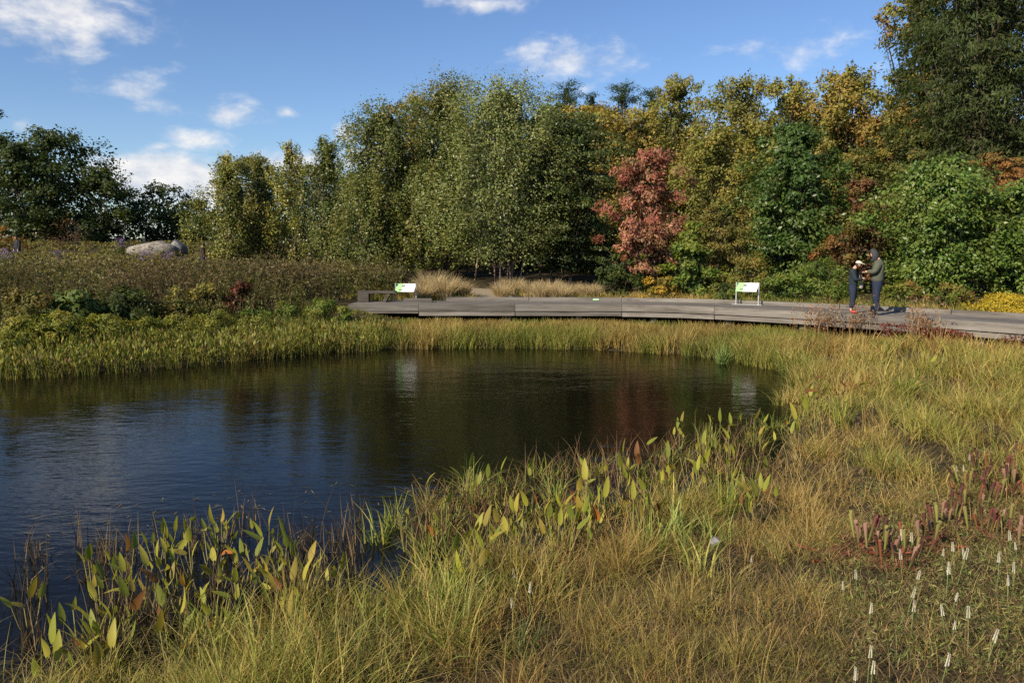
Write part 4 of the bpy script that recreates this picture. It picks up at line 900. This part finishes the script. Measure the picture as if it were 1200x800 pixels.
M_STALK = plain_mat('pale_stalk', (.20, .18, .06), .6, .3, .3, 9)
M_STALKD = plain_mat('brown_stalk', (.10, .07, .035), .7, .2, .3, 9)
def pickerelweed(px, py, zc, label, group, nleaf=1, dead=None, size=1.0):
    x, y = on_z(px, py, zc); root = (x + rp.uniform(-.09, .09), y + rp.uniform(-.09, .03)); z0 = max(-.1, Hs(*root))
    t = empty('pickerelweed', (root[0], root[1], z0)); tag(t, label, 'marsh plant', group)
    for k in range(nleaf):
        main = k == 0
        c = Vector((x - root[0], y - root[1], zc - z0)) if main else Vector((rp.uniform(-.16, .16), rp.uniform(-.12, .12), (zc - z0) * rp.uniform(.55, .95)))
        s = size * (rp.uniform(.9, 1.2) if main else rp.uniform(.6, .95)); d = Vector((c.x * 1.6 + rp.uniform(-.45, .45), rp.uniform(-.5, .35), 1.0 if rp.random() < .8 else .25)).normalized()
        b = c - d * .075 * s
        o = link('leaf', PW_DEAD[dead] if (main and dead is not None) else (rp.choice(PW_DEAD[1:]) if rp.random() < .10 else rp.choice(PW)), t, b, look_rot(d, rp.uniform(-.9, .9) + (math.pi if rp.random() < .3 else 0))); o.scale = (s, s, s)
        st = MB().tube([(0, 0, 0), b * .5 + Vector((b.x * .12, b.y * .12, -.01)), b], [.0055, .005, .004], 5, False); st.build('stalk', M_STALK if rp.random() < .7 else M_STALKD, t, True)
def z1(x, y): return x / 2.667, 500 + y / 2.667
LEFT = [(330, 560), (450, 400), (580, 540), (640, 440), (735, 460), (850, 480), (590, 330), (380, 420), (240, 560), (720, 380), (920, 440), (500, 600), (350, 640), (640, 560), (278, 385), (310, 440), (103, 495), (383, 495), (298, 625), (165, 625), (490, 295), (605, 285), (637, 315), (702, 270), (722, 280), (785, 335), (805, 315), (812, 370), (845, 275), (880, 305), (893, 350), (915, 370), (885, 410),
        (663, 390), (557, 465), (525, 445), (466, 455), (500, 520), (430, 545), (600, 480), (975, 380), (1003, 408), (955, 440), (512, 310), (548, 300), (655, 275), (180, 680), (285, 505), (605, 380), (907, 545), (420, 350), (770, 420), (690, 520), (540, 395)]
for i, (a, b) in enumerate(LEFT):
    px, py = z1(a, b); pickerelweed(px, py, rp.uniform(.26, .36), 'pickerelweed with upright green leaves standing in dark water beside dead reeds', 'pickerelweeds in the dark water', 3 + (i % 3 > 0) + (i % 5 == 0))
for (a, b), dead, lab in [((703, 388), 0, 'pickerelweed with one bright orange withered leaf'), ((405, 360), 1, 'pickerelweed with a brown withered leaf held upright'), ((830, 422), 2, 'pickerelweed with a drooping yellow leaf')]:
    px, py = z1(a, b); pickerelweed(px, py, .26, lab, None, 2, dead)
MID = [(223, 275), (440, 200), (478, 205), (390, 225), (545, 230), (532, 128), (510, 138), (668, 175), (780, 165), (768, 118), (711, 125), (875, 110), (935, 45), (360, 340), (575, 110), (650, 120), (235, 295), (415, 290), (350, 215), (600, 190)]
MIDP = [(600 + a / 2.667, 440 + b / 2.667) for a, b in MID] + [(300 + a / 2.5, 480 + b / 2.5) for a, b in [(632, 145), (680, 175), (962, 160), (570, 250), (422, 265), (808, 150), (725, 155), (505, 200)]]
for i, (px, py) in enumerate(MIDP):
    pickerelweed(px, py, rp.uniform(.36, .50), 'pickerelweed with pale pointed leaves rising from the sedge at the water edge', 'pickerelweeds among the sedge', 3 + (i % 2) + (i % 4 == 0), size=1.05)
for i in range(34):
    px = rp.uniform(500, 900); py = np.interp(px, [430, 640, 900], [600, 548, 505]) + rp.uniform(-4, 62)
    pickerelweed(px, py, rp.uniform(.36, .54), 'low pickerelweed crowded among sedge and dead stems in the shallow pools', 'pickerelweeds crowded in the shallow pools', 4 + i % 3, size=1.15, dead=(i % 3 if i % 8 == 0 else None))
for (px, py) in [(950, 456), (969, 456), (944, 470), (985, 448), (1005, 440), (960, 440), (930, 480), (1040, 432), (1150, 408), (1165, 404), (1188, 410), (1095, 420)]:
    pickerelweed(px, py, rp.uniform(.5, .62), 'tall pickerelweed at the pond bend before the boardwalk', 'pickerelweeds at the pond bend', 3, size=1.35)
pickerelweed(505, 617, .28, 'pickerelweed with an orange withered leaf among green sedge', None, 2, 0)

def dead_reeds():
    n = 900; px = 20 + 410 * G.random(n); py = 585 + 160 * G.random(n) + (420 - px) * .16; P = np.array([on_z(a, b, 0.0) for a, b in zip(px, py)])
    k = vnoise(P[:, 0], P[:, 1], 2.6, 31) > .47; P = P[k]; n = len(P); idx = np.repeat(np.arange(n), 4); m = len(idx)
    B = np.stack([P[idx, 0] + G.normal(0, .04, m), P[idx, 1] + G.normal(0, .04, m), np.full(m, -.05)], 1)
    hh = (.16 + .30 * G.random(m) ** 1.6) * (1 + .5 * (G.random(m) < .1)); Q = blades(B, hh, G.random(m) * 6.28, .1 + .7 * G.random(m) ** 2, np.full(m, .008), np.array(DARKST + [(.16, .11, .06), (.24, .18, .09)])[G.integers(0, 6, m)], 3)
    px = 480 + 420 * G.random(900); py = np.interp(px, [430, 640, 900], [620, 548, 505]) + 60 * G.random(900); P = np.array([on_z(a, b, 0.0) for a, b in zip(px, py)]); m = len(P)
    Q2 = blades(np.stack([P[:, 0], P[:, 1], np.full(m, -.05)], 1), .25 + .3 * G.random(m), G.random(m) * 6.28, .2 + .6 * G.random(m), np.full(m, .011), np.array([(.13, .075, .04), (.20, .13, .07), (.09, .055, .03)])[G.integers(0, 3, m)], 3, face=None)
    # broken bits floating in the shallows
    px = 30 + 700 * G.random(300); py = 600 + 90 * G.random(300) - px * .09; P = np.array([on_z(a, b, 0.0) for a, b in zip(px, py)]); m = len(P); az = G.random(m) * 6.28; L = .04 + .13 * G.random(m)
    D = np.stack([np.cos(az), np.sin(az), np.zeros(m)], 1); C3 = np.stack([P[:, 0], P[:, 1], np.full(m, .006)], 1)
    Q3 = (kites(C3, D, np.tile((0, 0, 1.0), (m, 1)), L, np.full(m, .012)), np.array([(.20, .15, .08), (.10, .07, .04), (.28, .24, .15), (.14, .15, .05)])[G.integers(0, 4, m)])
    stuff('dead_reeds', 'dark dead reed stalks and scraps standing in the shallow water', 'reeds', cat(Q, Q2, Q3), M_DRY)
dead_reeds()

def sword_clump(px, py, h, nb, pal, label, w=.016, lean=.35, spread=.06, group='broad bladed sedge clumps'):
    x, y = on_z(px, py, .1); z0 = max(-.05, Hs(x, y)); x, y = on_z(px, py, z0); t = empty('sedge_clump', (x, y, z0)); tag(t, label, 'sedge', group)
    a = G.random(nb) * 6.28; r = np.sqrt(G.random(nb)) * spread * 1.5; P = np.stack([np.cos(a) * r * 1.3, np.sin(a) * r, np.full(nb, -.03)], 1); bias = G.random() * 6.28; a = np.where(G.random(nb) < .4, bias + G.normal(0, .8, nb), a)
    Q = blades(P, h * (.35 + .8 * G.random(nb)), a + G.normal(0, .5, nb), lean * (.15 + 1.5 * G.random(nb)), w * (.7 + .6 * G.random(nb)), np.array(pal)[G.integers(0, len(pal), nb)] * (.8 + .4 * G.random((nb, 1))), 4, face=a + math.pi / 2 + G.normal(0, .5, nb))
    link('blades', quad_mesh('blades', *Q, M_GRASS), t)
LIME = [(.28, .33, .09), (.34, .37, .11), (.22, .28, .06)]
for (px, py, h, nb, pal, lab, w, ln) in [
        (792, 634, .42, 60, LIME, 'fan of broad lime green blades beside the small grey stone', .017, .55),
        (852, 600, .50, 70, YGREEN, 'tall yellow green sword leaved clump behind the lime green fan', .014, .35),
        (765, 650, .34, 18, LIME, 'few leaning lime blades next to the lime green fan', .016, .5),
        (656, 650, .40, 55, YGREEN + STRAW, 'yellowing sword leaved clump among olive grass', .013, .3),
        (828, 535, .52, 80, YGREEN, 'upright pale sedge clump at the water edge among pickerelweed', .014, .3),
        (372, 800, .36, 70, YGREEN + STRAW, 'golden green sedge fan before the pickerelweeds', .012, .55),
        (462, 622, .40, 90, YGREEN, 'arching sedge tussock jutting into the water', .011, .75),
        (505, 600, .44, 90, YGREEN + STRAW, 'second arching sedge tussock beside the jutting one', .011, .8),
        (552, 580, .46, 90, YGREEN, 'leafy sedge tussock in line with the arching ones', .012, .7),
        (650, 590, .46, 90, YGREEN + LIME, 'rounded pale sedge tussock with straw tips at the shallow pools', .011, .75),
        (605, 770, .30, 60, [(.10, .16, .04), (.13, .18, .05)], 'dark green rushy tuft in brown grass', .007, .3),
        (845, 428, .55, 120, [(.22, .30, .09), (.18, .27, .08)], 'bluish green sedge clump on the shore before the information panel', .02, .4),
        (1060, 470, .55, 90, YGREEN, 'yellow green sedge clump in the grass before the boardwalk', .02, .4),
        (985, 500, .55, 90, YGREEN, 'pale sedge clump at the inner bend of the pond', .018, .45),
        (1130, 490, .5, 80, STRAW + YGREEN, 'straw tinted sedge clump on the bank slope', .016, .5),
        (700, 600, .36, 50, YGREEN + LIME, 'small sedge clump between two shallow pools', .012, .55),
        (250, 745, .34, 70, YGREEN, 'sedge tussock at the edge of the dark water', .010, .7),
        (120, 770, .34, 70, YGREEN + OLIVEG, 'olive sedge tussock in the corner of the bank', .010, .7),
        (480, 720, .42, 70, OLIVEG + STRAW, 'tall olive tussock on the open bank', .010, .45)]:
    sword_clump(px, py, h, nb, pal, lab, w, ln)

for i, (px, py) in enumerate([(520, 610), (600, 585), (690, 560), (745, 560), (795, 545), (720, 605), (880, 525), (640, 562), (560, 590), (905, 505)]):
    sword_clump(px, py, .34 + .012 * (i % 7), 110, [YGREEN, OLIVEG + YGREEN, STRAW + YGREEN][i % 3], 'arching sedge tussock standing in the shallow pools', .009 + .001 * (i % 3), .6 + .06 * (i % 5), .10, 'sedge tussocks in the shallow pools')

sr = random.Random(40)
for i in range(22):
    px = sr.uniform(430, 900); py = np.interp(px, [430, 640, 900], [650, 610, 560]) + sr.uniform(-10, 110)
    sword_clump(px, float(py), sr.uniform(.30, .46), sr.randint(28, 60), [YGREEN + LIME, LIME, YGREEN, OLIVEG + YGREEN][i % 4], 'strappy green clump scattered through the straw coloured bank grass', sr.uniform(.010, .017), sr.uniform(.35, .65), .07, 'strappy clumps in the bank grass')

def pitcher_mesh(name, h, r, cb, ct, hood):
    rings = [(0, .30), (.3, .42), (.62, .70), (.86, 1.0), (1.0, 1.12)]; V = []; F = []; C = []; n = 7
    r = r * .86
    for u, k in rings:
        for j in range(n): a = 2 * math.pi * j / n; V.append((math.cos(a) * r * k, math.sin(a) * r * k + .06 * h * u * u, h * u)); f = min(1, max(0, (u - .25) / .6)); C.append([cb[i] * (1 - f) + ct[i] * f for i in range(3)])
    for i in range(len(rings) - 1):
        for j in range(n): F.append((i * n + j, i * n + (j + 1) % n, (i + 1) * n + (j + 1) % n, (i + 1) * n + j))
    b = len(V)                                     # hood rising from the back of the mouth and folding forward
    for (y, z, w) in [(1.0, 0, .55), (1.35, .9, .9), (1.0, 1.9, 1.15), (-.1, 2.3, .8)]:
        for s in (-1, 0, 1): V.append((s * w * r, .06 * h + y * r * (1 if s == 0 else .8), h + z * r * hood)); C.append(ct)
    for i in range(3):
        for j in range(2): q = b + i * 3 + j; F.append((q, q + 1, q + 4, q + 3))
    return poly_mesh(name, V, F, M_LEAF, True, np.array(C))
PIT = [pitcher_mesh('pitcher', .25, .017, (.17, .20, .05), (.17, .06, .05), 1), pitcher_mesh('pitcher', .28, .016, (.20, .22, .06), (.11, .045, .038), 1.1), pitcher_mesh('pitcher', .22, .018, (.20, .23, .06), (.36, .21, .16), 1.1),
       pitcher_mesh('pitcher', .25, .012, (.28, .13, .06), (.30, .10, .055), .8), pitcher_mesh('pitcher', .26, .018, (.22, .28, .06), (.30, .27, .09), 1)]
def pitcher_clump(px, py, n, spread, label, group, lying=0.15):
    x, y = on_z(px, py, .35); z0 = Hs(x, y); x, y = on_z(px, py, z0); t = empty('pitcher_plant', (x, y, z0)); tag(t, label, 'pitcher plant', group)
    for k in range(n):
        a = rp.uniform(0, 6.28); r = spread * math.sqrt(rp.random()); lie = rp.random() < lying
        tl = rp.uniform(1.2, 1.5) if lie else rp.uniform(0, .35); d = Vector((math.cos(a) * math.sin(tl), math.sin(a) * math.sin(tl), math.cos(tl)))
        o = link('pitcher', PIT[3] if lie else rp.choice(PIT), t, (math.cos(a) * r, math.sin(a) * r, .03 if lie else -.02), look_rot(d, rp.uniform(0, 6.28))); s = rp.uniform(.75, 1.15); o.scale = (s, s, s)
    # withered brown-red leaves round the foot
    m = 90; P = np.stack([G.normal(0, spread * .8, m), G.normal(0, spread * .8, m), .02 + .06 * G.random(m)], 1)
    Q = kites(P, G.normal(size=(m, 3)) * np.array([1, 1, .3]), np.tile((0, 0, 1.), (m, 1)), .06 + .07 * G.random(m), np.full(m, .014)); link('withered_leaves', quad_mesh('withered_leaves', Q, np.array([(.22, .08, .05), (.14, .06, .04), (.30, .16, .08)])[G.integers(0, 3, m)], M_DRY), t)
for (px, py, n, sp) in [(1030, 652, 9, .14), (1010, 640, 6, .1), (1062, 655, 8, .13), (1088, 640, 8, .12), (1050, 670, 5, .1)]:
    pitcher_clump(px, py, n, sp, 'small dark pitcher plant clump on open moss with white flower spikes', 'pitcher plants on the open moss')
for (px, py, n, sp) in [(1110, 612, 10, .17), (1140, 598, 11, .17), (1170, 588, 12, .18), (1195, 575, 12, .18), (1130, 575, 9, .15), (1160, 562, 10, .16), (1190, 550, 10, .18), (1215, 600, 10, .17), (1185, 625, 12, .17), (1205, 640, 9, .15), (1225, 560, 9, .2), (1105, 632, 6, .12), (1150, 628, 8, .14)]:
    pitcher_clump(px, py, n, sp, 'crowded red and green pitcher plant clump in the bog bed', 'pitcher plants in the crowded bog bed', .12)
pitcher_clump(985, 655, 4, .1, 'withered pitcher plant of long red tubes lying flat on the grass', None, 1.0)

def orchid_meshes():
    out = []
    for k in range(3):
        r = random.Random(k); V = []; F = []
        for i in range(34):
            u = i / 33; a = i * 2.1; z = .09 * u; rad = .0065 * (1 - .45 * u); c = Vector((math.cos(a) * rad, math.sin(a) * rad, z)); o = Vector((math.cos(a), math.sin(a), -.25)); s = Vector((-math.sin(a), math.cos(a), 0)); b = len(V)
            w = .0048 * (1 - .35 * u) * r.uniform(.8, 1.2)
            V += [c - s * w * .6 - o * .002, c + s * w * .6 - o * .002, c + o * w * 1.6 + s * w, c + o * w * 1.6 - s * w, c + Vector((0, 0, w * 1.5)) + o * w * .7]
            F += [(b, b + 1, b + 2, b + 3), (b, b + 3, b + 4), (b + 1, b + 4, b + 2), (b + 2, b + 4, b + 3)]
        out.append(poly_mesh('flower_spike', V, F, M_LEAF, False, np.array((.60, .58, .48))))
    return out
ORCH = orchid_meshes(); M_OSTEM = plain_mat('orchid_stem', (.16, .22, .07), .6, .3, .2)
OSTEM = poly_mesh('stem', *(lambda m: (m.V, m.F))(MB().tube([(0, 0, -.03), (.004, 0, .12), (0, 0, .25)], [.003, .0028, .0022], 5, False)), M_OSTEM, True)
OR4 = [(428, 318), (283, 425), (320, 525), (318, 665), (325, 695), (438, 487), (460, 440), (453, 540), (563, 425), (574, 487), (565, 530), (580, 580), (635, 550), (548, 365), (590, 350), (598, 372), (630, 368), (723, 395), (775, 415), (758, 463), (768, 325), (790, 345), (603, 105), (618, 100), (632, 85), (455, 318), (545, 685), (277, 740), (428, 375), (690, 600), (240, 465)]
ORP = [(900 + a / 2.667, 500 + b / 2.667) for a, b in OR4] + [(604, 666), (619, 678), (879, 640), (603, 690), (1185, 470), (1168, 466)]
for i, (px, py) in enumerate(ORP):
    x, y = on_z(px, py, .45); z0 = Hs(x, y); s = .95 + .3 * rp.random(); x, y = on_z(px, py, z0 + .235 * s); z0 = Hs(x, y)
    t = empty('orchid', (x, y, z0)); lab, g = ('white spiral orchid flower spike on the mossy bog ground', 'white orchids on the bog ground') if py > 560 and px > 930 else (('white orchid flower spike beyond the pitcher plant bed', 'white orchids beyond the pitcher bed') if px > 930 else ('white orchid flower spike alone in tall brown grass', 'white orchids in the tall grass'))
    tag(t, lab, 'orchid', g); s *= rp.uniform(.75, 1.0); t.rotation_euler = (rp.uniform(-.22, .22), rp.uniform(-.22, .22), rp.uniform(0, 6)); t.scale = (s * .85, s * .85, s * .8)
    link('stem', OSTEM, t); link('flower_spike', ORCH[i % 3], t, (0, 0, .215))

# ------------------------------------------------------------------ stones
def rock(name, label, loc, size, mat, seed, cuts=6, sub=4, rz=0.0):   # faceted, slightly lumpy stone
    import bmesh
    bm = bmesh.new(); bmesh.ops.create_icosphere(bm, subdivisions=sub, radius=1.0); r = random.Random(seed)
    pl = [(Vector((r.uniform(-1, 1), r.uniform(-1, 1), r.uniform(-.2, 1))).normalized(), r.uniform(.62, .9)) for _ in range(cuts)]
    for v in bm.verts:
        for nn, d in pl:
            k = v.co.dot(nn)
            if k > d: v.co -= nn * (k - d) * .9
        f = 1 + .22 * (float(vnoise(v.co.x * 1.5 + v.co.z, v.co.y * 1.5, 1.3, seed)) - .5) + .05 * (float(vnoise(v.co.x + v.co.y, v.co.z * 2, 5.0, seed + 3)) - .5); v.co *= f
        v.co = Vector((v.co.x * size[0], v.co.y * size[1], v.co.z * size[2]))
    me = bpy.data.meshes.new(name); bm.to_mesh(me); bm.free(); me.materials.append(mat); me.polygons.foreach_set('use_smooth', [True] * len(me.polygons))
    o = link(name, me, None, loc, (0, 0, rz)); tag(o, label, 'rock'); return o
x, y, z = at_y(178, 285, 47); rock('boulder', 'large pale whaleback boulder at the top of the meadow', (x, y, at_y(178, 275, 47)[2] - .90), (1.55, 1.0, .66), M_ROCK, 12, cuts=7, rz=.05)
x, y, z = at_y(206, 285, 47.6); rock('boulder', 'smaller grey boulder tucked against the pale whaleback boulder', (x, y, at_y(206, 279, 47.6)[2] - .66), (.62, .6, .62), M_ROCKD, 9, rz=.4)
x, y = on_z(838, 636, .3); x, y = on_z(838, 636, Hs(x, y) + .06); rock('stone', 'small grey stone lying in the grass beside the lime green fan', (x, y, Hs(x, y) + .12), (.05, .045, .04), M_ROCKD, 3, sub=3)

# ------------------------------------------------------------------ people
def skin_obj(name, chains, mat, parent, sub=2):
    """chains: lists of (point, radius); a point already present (within 1 mm) is shared, so limbs join the trunk. First vertex of each separate chain is its root."""
    V = []; R = []; E = []; roots = []
    def vid(p, r):
        for i, q in enumerate(V):
            if (Vector(q) - Vector(p)).length < 1e-3: return i, False
        V.append(tuple(p)); R.append(r); return len(V) - 1, True
    for ch in chains:
        prev = None
        for k, (p, r) in enumerate(ch):
            i, new = vid(p, r)
            if k == 0 and new: roots.append(i)
            if prev is not None: E.append((prev, i))
            prev = i
    me = bpy.data.meshes.new(name); me.from_pydata(V, E, []); me.materials.append(mat)
    o = link(name, me, parent); md = o.modifiers.new('Skin', 'SKIN'); md.use_smooth_shade = True
    for i, d in enumerate(me.skin_vertices[0].data):
        rr_ = R[i] if isinstance(R[i], tuple) else (R[i], R[i]); d.radius = rr_; d.use_root = i in roots
    s = o.modifiers.new('Subdivision', 'SUBSURF'); s.levels = sub; s.render_levels = sub
    return o
def shell(name, c, r, keep, mat, parent, n=14, m=20, tilt=0.0):
    V = []; F = []
    for i in range(n + 1):
        for j in range(m):
            a = math.pi * i / n; b = 2 * math.pi * j / m; V.append((math.sin(a) * math.sin(b), math.sin(a) * math.cos(b), math.cos(a)))
    for i in range(n):
        for j in range(m):
            q = (i * m + j, i * m + (j + 1) % m, (i + 1) * m + (j + 1) % m, (i + 1) * m + j); mid = sum((Vector(V[k]) for k in q), Vector()) / 4
            if keep(mid): F.append(q)
    Rm = Matrix.Rotation(tilt, 3, 'X')
    o = link(name, poly_mesh(name, [Vector(c) + Rm @ Vector((v[0] * r[0], v[1] * r[1], v[2] * r[2])) for v in V], F, mat, True), parent)
    sd = o.modifiers.new('Solidify', 'SOLIDIFY'); sd.thickness = .012; sd.offset = 0; return o
M_SKIN = plain_mat('skin', (.52, .30, .21), .5, .35, .06, 12)
def cloth(name, col): return plain_mat(name, col, .85, .15, .22, 7, bump=.35)
def person(label, loc, rz, scale, top_mat, leg_mat, shoe_mat, hair, arms, head_tilt=.15, top_name='jacket', crop=.08, stance=.1, group=None, bulky=1.0, shirt_len=.90):
    t = empty('person', loc, rz); t.scale = (scale,) * 3; tag(t, label, 'person', group)
    P = Vector; pel, sp, ch, nb = P((0, 0, .93)), P((0, .0, 1.10)), P((0, -.01, 1.30)), P((0, -.015, 1.43))
    n2 = P((0, .01, 1.49)); h1 = n2 + P((0, .03 + head_tilt * .1, .055)); h2 = n2 + P((0, .035 + head_tilt * .28, .115)); h3 = n2 + P((0, .02 + head_tilt * .32, .185))
    body = [[(pel, (.12, .09)), (sp, (.115, .085)), (ch, (.135, .095)), (nb, .075), (n2, .055), (h1, (.062, .072)), (h2, (.074, .088)), (h3, (.055, .065))]]
    face = [[(h2 + P((0, .078, -.02)), .012), (h2 + P((0, .104, -.034)), .013)]]
    for s in (-1, 1): face.append([(h2 + P((s * .066, -.005, -.03)), .012), (h2 + P((s * .082, -.012, -.005)), .016)])
    jacket = [[(P((0, 0, shirt_len - .06)), (.185 * bulky, .150 * bulky)), (P((0, 0, .97)), (.190 * bulky, .155 * bulky)), (P((0, -.005, 1.14)), (.195 * bulky, .160 * bulky)), (ch + P((0, 0, .01)), (.200 * bulky, .155 * bulky)), (nb, (.092, .085)), (n2 + P((0, 0, .0)), .086)]]
    legs = [[(P((0, 0, 1.04)), (.165, .135)), (P((0, 0, .95)), (.180, .150)), (P((0, 0, .87)), (.185, .155))]]
    for s, (el, wr, fd) in zip((-1, 1), arms):
        sh = P((s * .175, -.01, 1.385)); el = P(el); wr = P(wr); fd = P(fd).normalized()
        body.append([(ch, .14), (sh, .062), (el, .043), (wr, .029), (wr + fd * .05, (.026, .035))])
        jacket.append([(ch + P((0, 0, .01)), .15), (sh, .098 * bulky), ((sh + el) / 2, .086 * bulky), (el, .076 * bulky), ((el + wr) / 2, .066 * bulky), (wr - fd * .015, .052 * bulky)])
        side = fd.cross(P((0, 0, 1))).normalized(); up = side.cross(fd); palm = wr + fd * .062
        for k, (off, ln) in enumerate([(-.024, .062), (-.008, .072), (.008, .068), (.023, .052)]):
            b = palm + side * off * s; body.append([(b, .009), (b + fd * ln * .55 - up * .010, .0085), (b + fd * ln * .85 - up * .034, .0075)])
        tb = wr + fd * .03 - side * .022 * s; body.append([(tb, .011), (tb + fd * .03 - side * .018 * s - up * .005, .010), (tb + fd * .055 - side * .012 * s - up * .018, .0085)])
        hip = P((s * .085, 0, .88)); kn = P((s * stance, .02, .49)); an = P((s * (stance + .01), -.03, .085)); toe = P((s * (stance + .03), .14, .03))
        body.append([(pel, .13), (hip, .075), (kn, .052), (an, .040), (toe, (.034, .022))])
        legs.append([(P((0, 0, .87)), .15), (hip + P((s * .012, 0, -.08)), .128), ((hip + kn) / 2 + P((0, 0, -.02)), .112), (kn, .094), ((kn + an) / 2, .084), (an + P((0, .004, crop)), .078)])
        skin_obj('shoe', [[(an + P((0, -.02, -.035)), (.060, .058)), ((an + toe) / 2 + P((0, .01, -.008)), (.064, .056)), (toe + P((0, .03, .008)), (.058, .046))]], shoe_mat, t)
    skin_obj('body', body + face, M_SKIN, t); skin_obj(top_name, jacket, top_mat, t); skin_obj('trousers', legs, leg_mat, t)
    for s in (-1, 1):
        shell('eye', h2 + P((s * .028, .079, -.004)), (.009, .006, .006), lambda m: True, M_BLACK, t, 6, 8)
    shell('mouth', h2 + P((0, .077, -.068)), (.02, .007, .005), lambda m: True, plain_mat('lip', (.36, .13, .11), .5), t, 6, 8)
    hm, hr, kind = hair
    if kind == 'hood': shell('hood', h2 + P((0, -.016, -.03)), (.116, .134, .182), lambda m: m.y < .42 or m.z > .72, hm, t, tilt=-.12)
    elif kind == 'cap':
        c = shell('cap', h2 + P((0, -.005, .045)), (.092, .108, .085), lambda m: m.z > -.05, hm, t, tilt=-.2)
        MB().box((0, .13, .035), (.13, .10, .012), M=Matrix.Rotation(-.35, 3, 'X')).build('peak', hm, c, loc=h2); shell('hair', h2 + P((0, -.02, -.01)), (.085, .092, .10), lambda m: m.y < .1, plain_mat('dark_hair', (.04, .025, .018), .6), t)
    else: shell('hair', h2 + P((0, -.014, .018)), (.09, .106, .115), lambda m: m.y < .25 or m.z > .5, hm, t)
    return t
JEANS = cloth('navy_denim', (.022, .030, .055)); OLIVEJ = cloth('olive_nylon', (.082, .088, .066)); GREYH = cloth('grey_knit', (.05, .05, .055)); TEAL = cloth('dark_teal_cotton', (.022, .032, .042))
BLACKS = plain_mat('black_shoe', (.015, .015, .016), .5); REDS = plain_mat('red_shoe', (.45, .03, .03), .5)
xm, ym = on_z(1027, 371.0, DECK); off = deck_at_px(1027, .35); xm, ym = off[0], off[1]
ang_m = math.radians(68)     # faces away to the other person
man = person('taller person in dark olive bomber jacket, grey hood and navy jeans', (xm, ym, DECK + .012), ang_m, .985, OLIVEJ, JEANS, BLACKS, (GREYH, 0, 'hood'),
             [((-.27, .08, 1.14), (-.12, .28, 1.15), (.5, 1, .05)), ((.27, .08, 1.14), (.10, .28, 1.13), (-.4, 1, .05))], head_tilt=.35, stance=.09, bulky=1.12, crop=-.01)
ow = deck_at_px(998, .46)
woman = person('shorter person in dark top, pale cap, navy trousers and red shoes', (ow[0], ow[1], DECK + .012), math.radians(-118), .815, TEAL, JEANS, REDS, (cloth('pale_cap', (.62, .54, .44)), 0, 'cap'),
               [((-.25, .10, 1.13), (-.02, .30, 1.16), (.9, .6, .1)), ((.25, .08, 1.12), (.08, .31, 1.12), (-.7, .8, .05))], head_tilt=.38, top_name='shirt', crop=.06, stance=.115)
# phone held by the taller person, and a small pale bag on the shorter person's arm
c = Vector((xm, ym, DECK)) + Matrix.Rotation(ang_m, 3, 'Z') @ Vector((-.01, .41, 1.15)); ph = empty('phone', c, ang_m); tag(ph, 'dark phone held between the two standing people', 'phone')
MB().box((0, 0, 0), (.075, .010, .15), M=Matrix.Rotation(.6, 3, 'X')).build('case', M_BLACK, ph); MB().box((0, -.006, 0.004), (.066, .004, .138), M=Matrix.Rotation(.6, 3, 'X')).build('screen', plain_mat('dark_screen', (.03, .035, .04), .15), ph)
bg = empty('bag', (ow[0] + .2, ow[1] - .05, DECK + .66), .3); tag(bg, 'small pale bag hanging beside the shorter person', 'bag'); pm = cloth('pale_canvas', (.36, .32, .28))
skin_obj('pouch', [[((0, 0, 0), (.06, .03)), ((0, 0, .08), (.065, .035)), ((0, 0, .18), (.05, .018))]], pm, bg); MB().tube([(-.04, 0, .17), (-.05, .02, .28), (-.04, .03, .38), (.02, .03, .38), (.04, .01, .28), (.04, 0, .17)], [.006] * 6, 5).build('strap', pm, bg, True)

down = [((-.23, .02, 1.12), (-.22, .12, .90), (.0, .4, -1)), ((.23, .02, 1.12), (.22, .12, .90), (.0, .4, -1))]
x, y, z = at_y(20, 277, 46); person('walker in dark clothes half hidden in the meadow before the rust shrub', (x, y, Hs(x, y)), math.radians(150), (z - Hs(x, y)) / 1.70, cloth('black_wool', (.03, .03, .036)), JEANS, BLACKS, (plain_mat('brown_hair', (.05, .02, .012), .6), 0, 'hair'), down, group='walkers in the meadow')
x, y, z = at_y(237, 285, 41); person('walker in dark jacket with pale sleeve half hidden in the meadow below the birches', (x, y, Hs(x, y)), math.radians(-60), (z - Hs(x, y)) / 1.70, cloth('dark_brown_wool', (.05, .035, .03)), JEANS, BLACKS, (plain_mat('black_hair', (.02, .014, .012), .6), 0, 'hair'), down, group='walkers in the meadow')
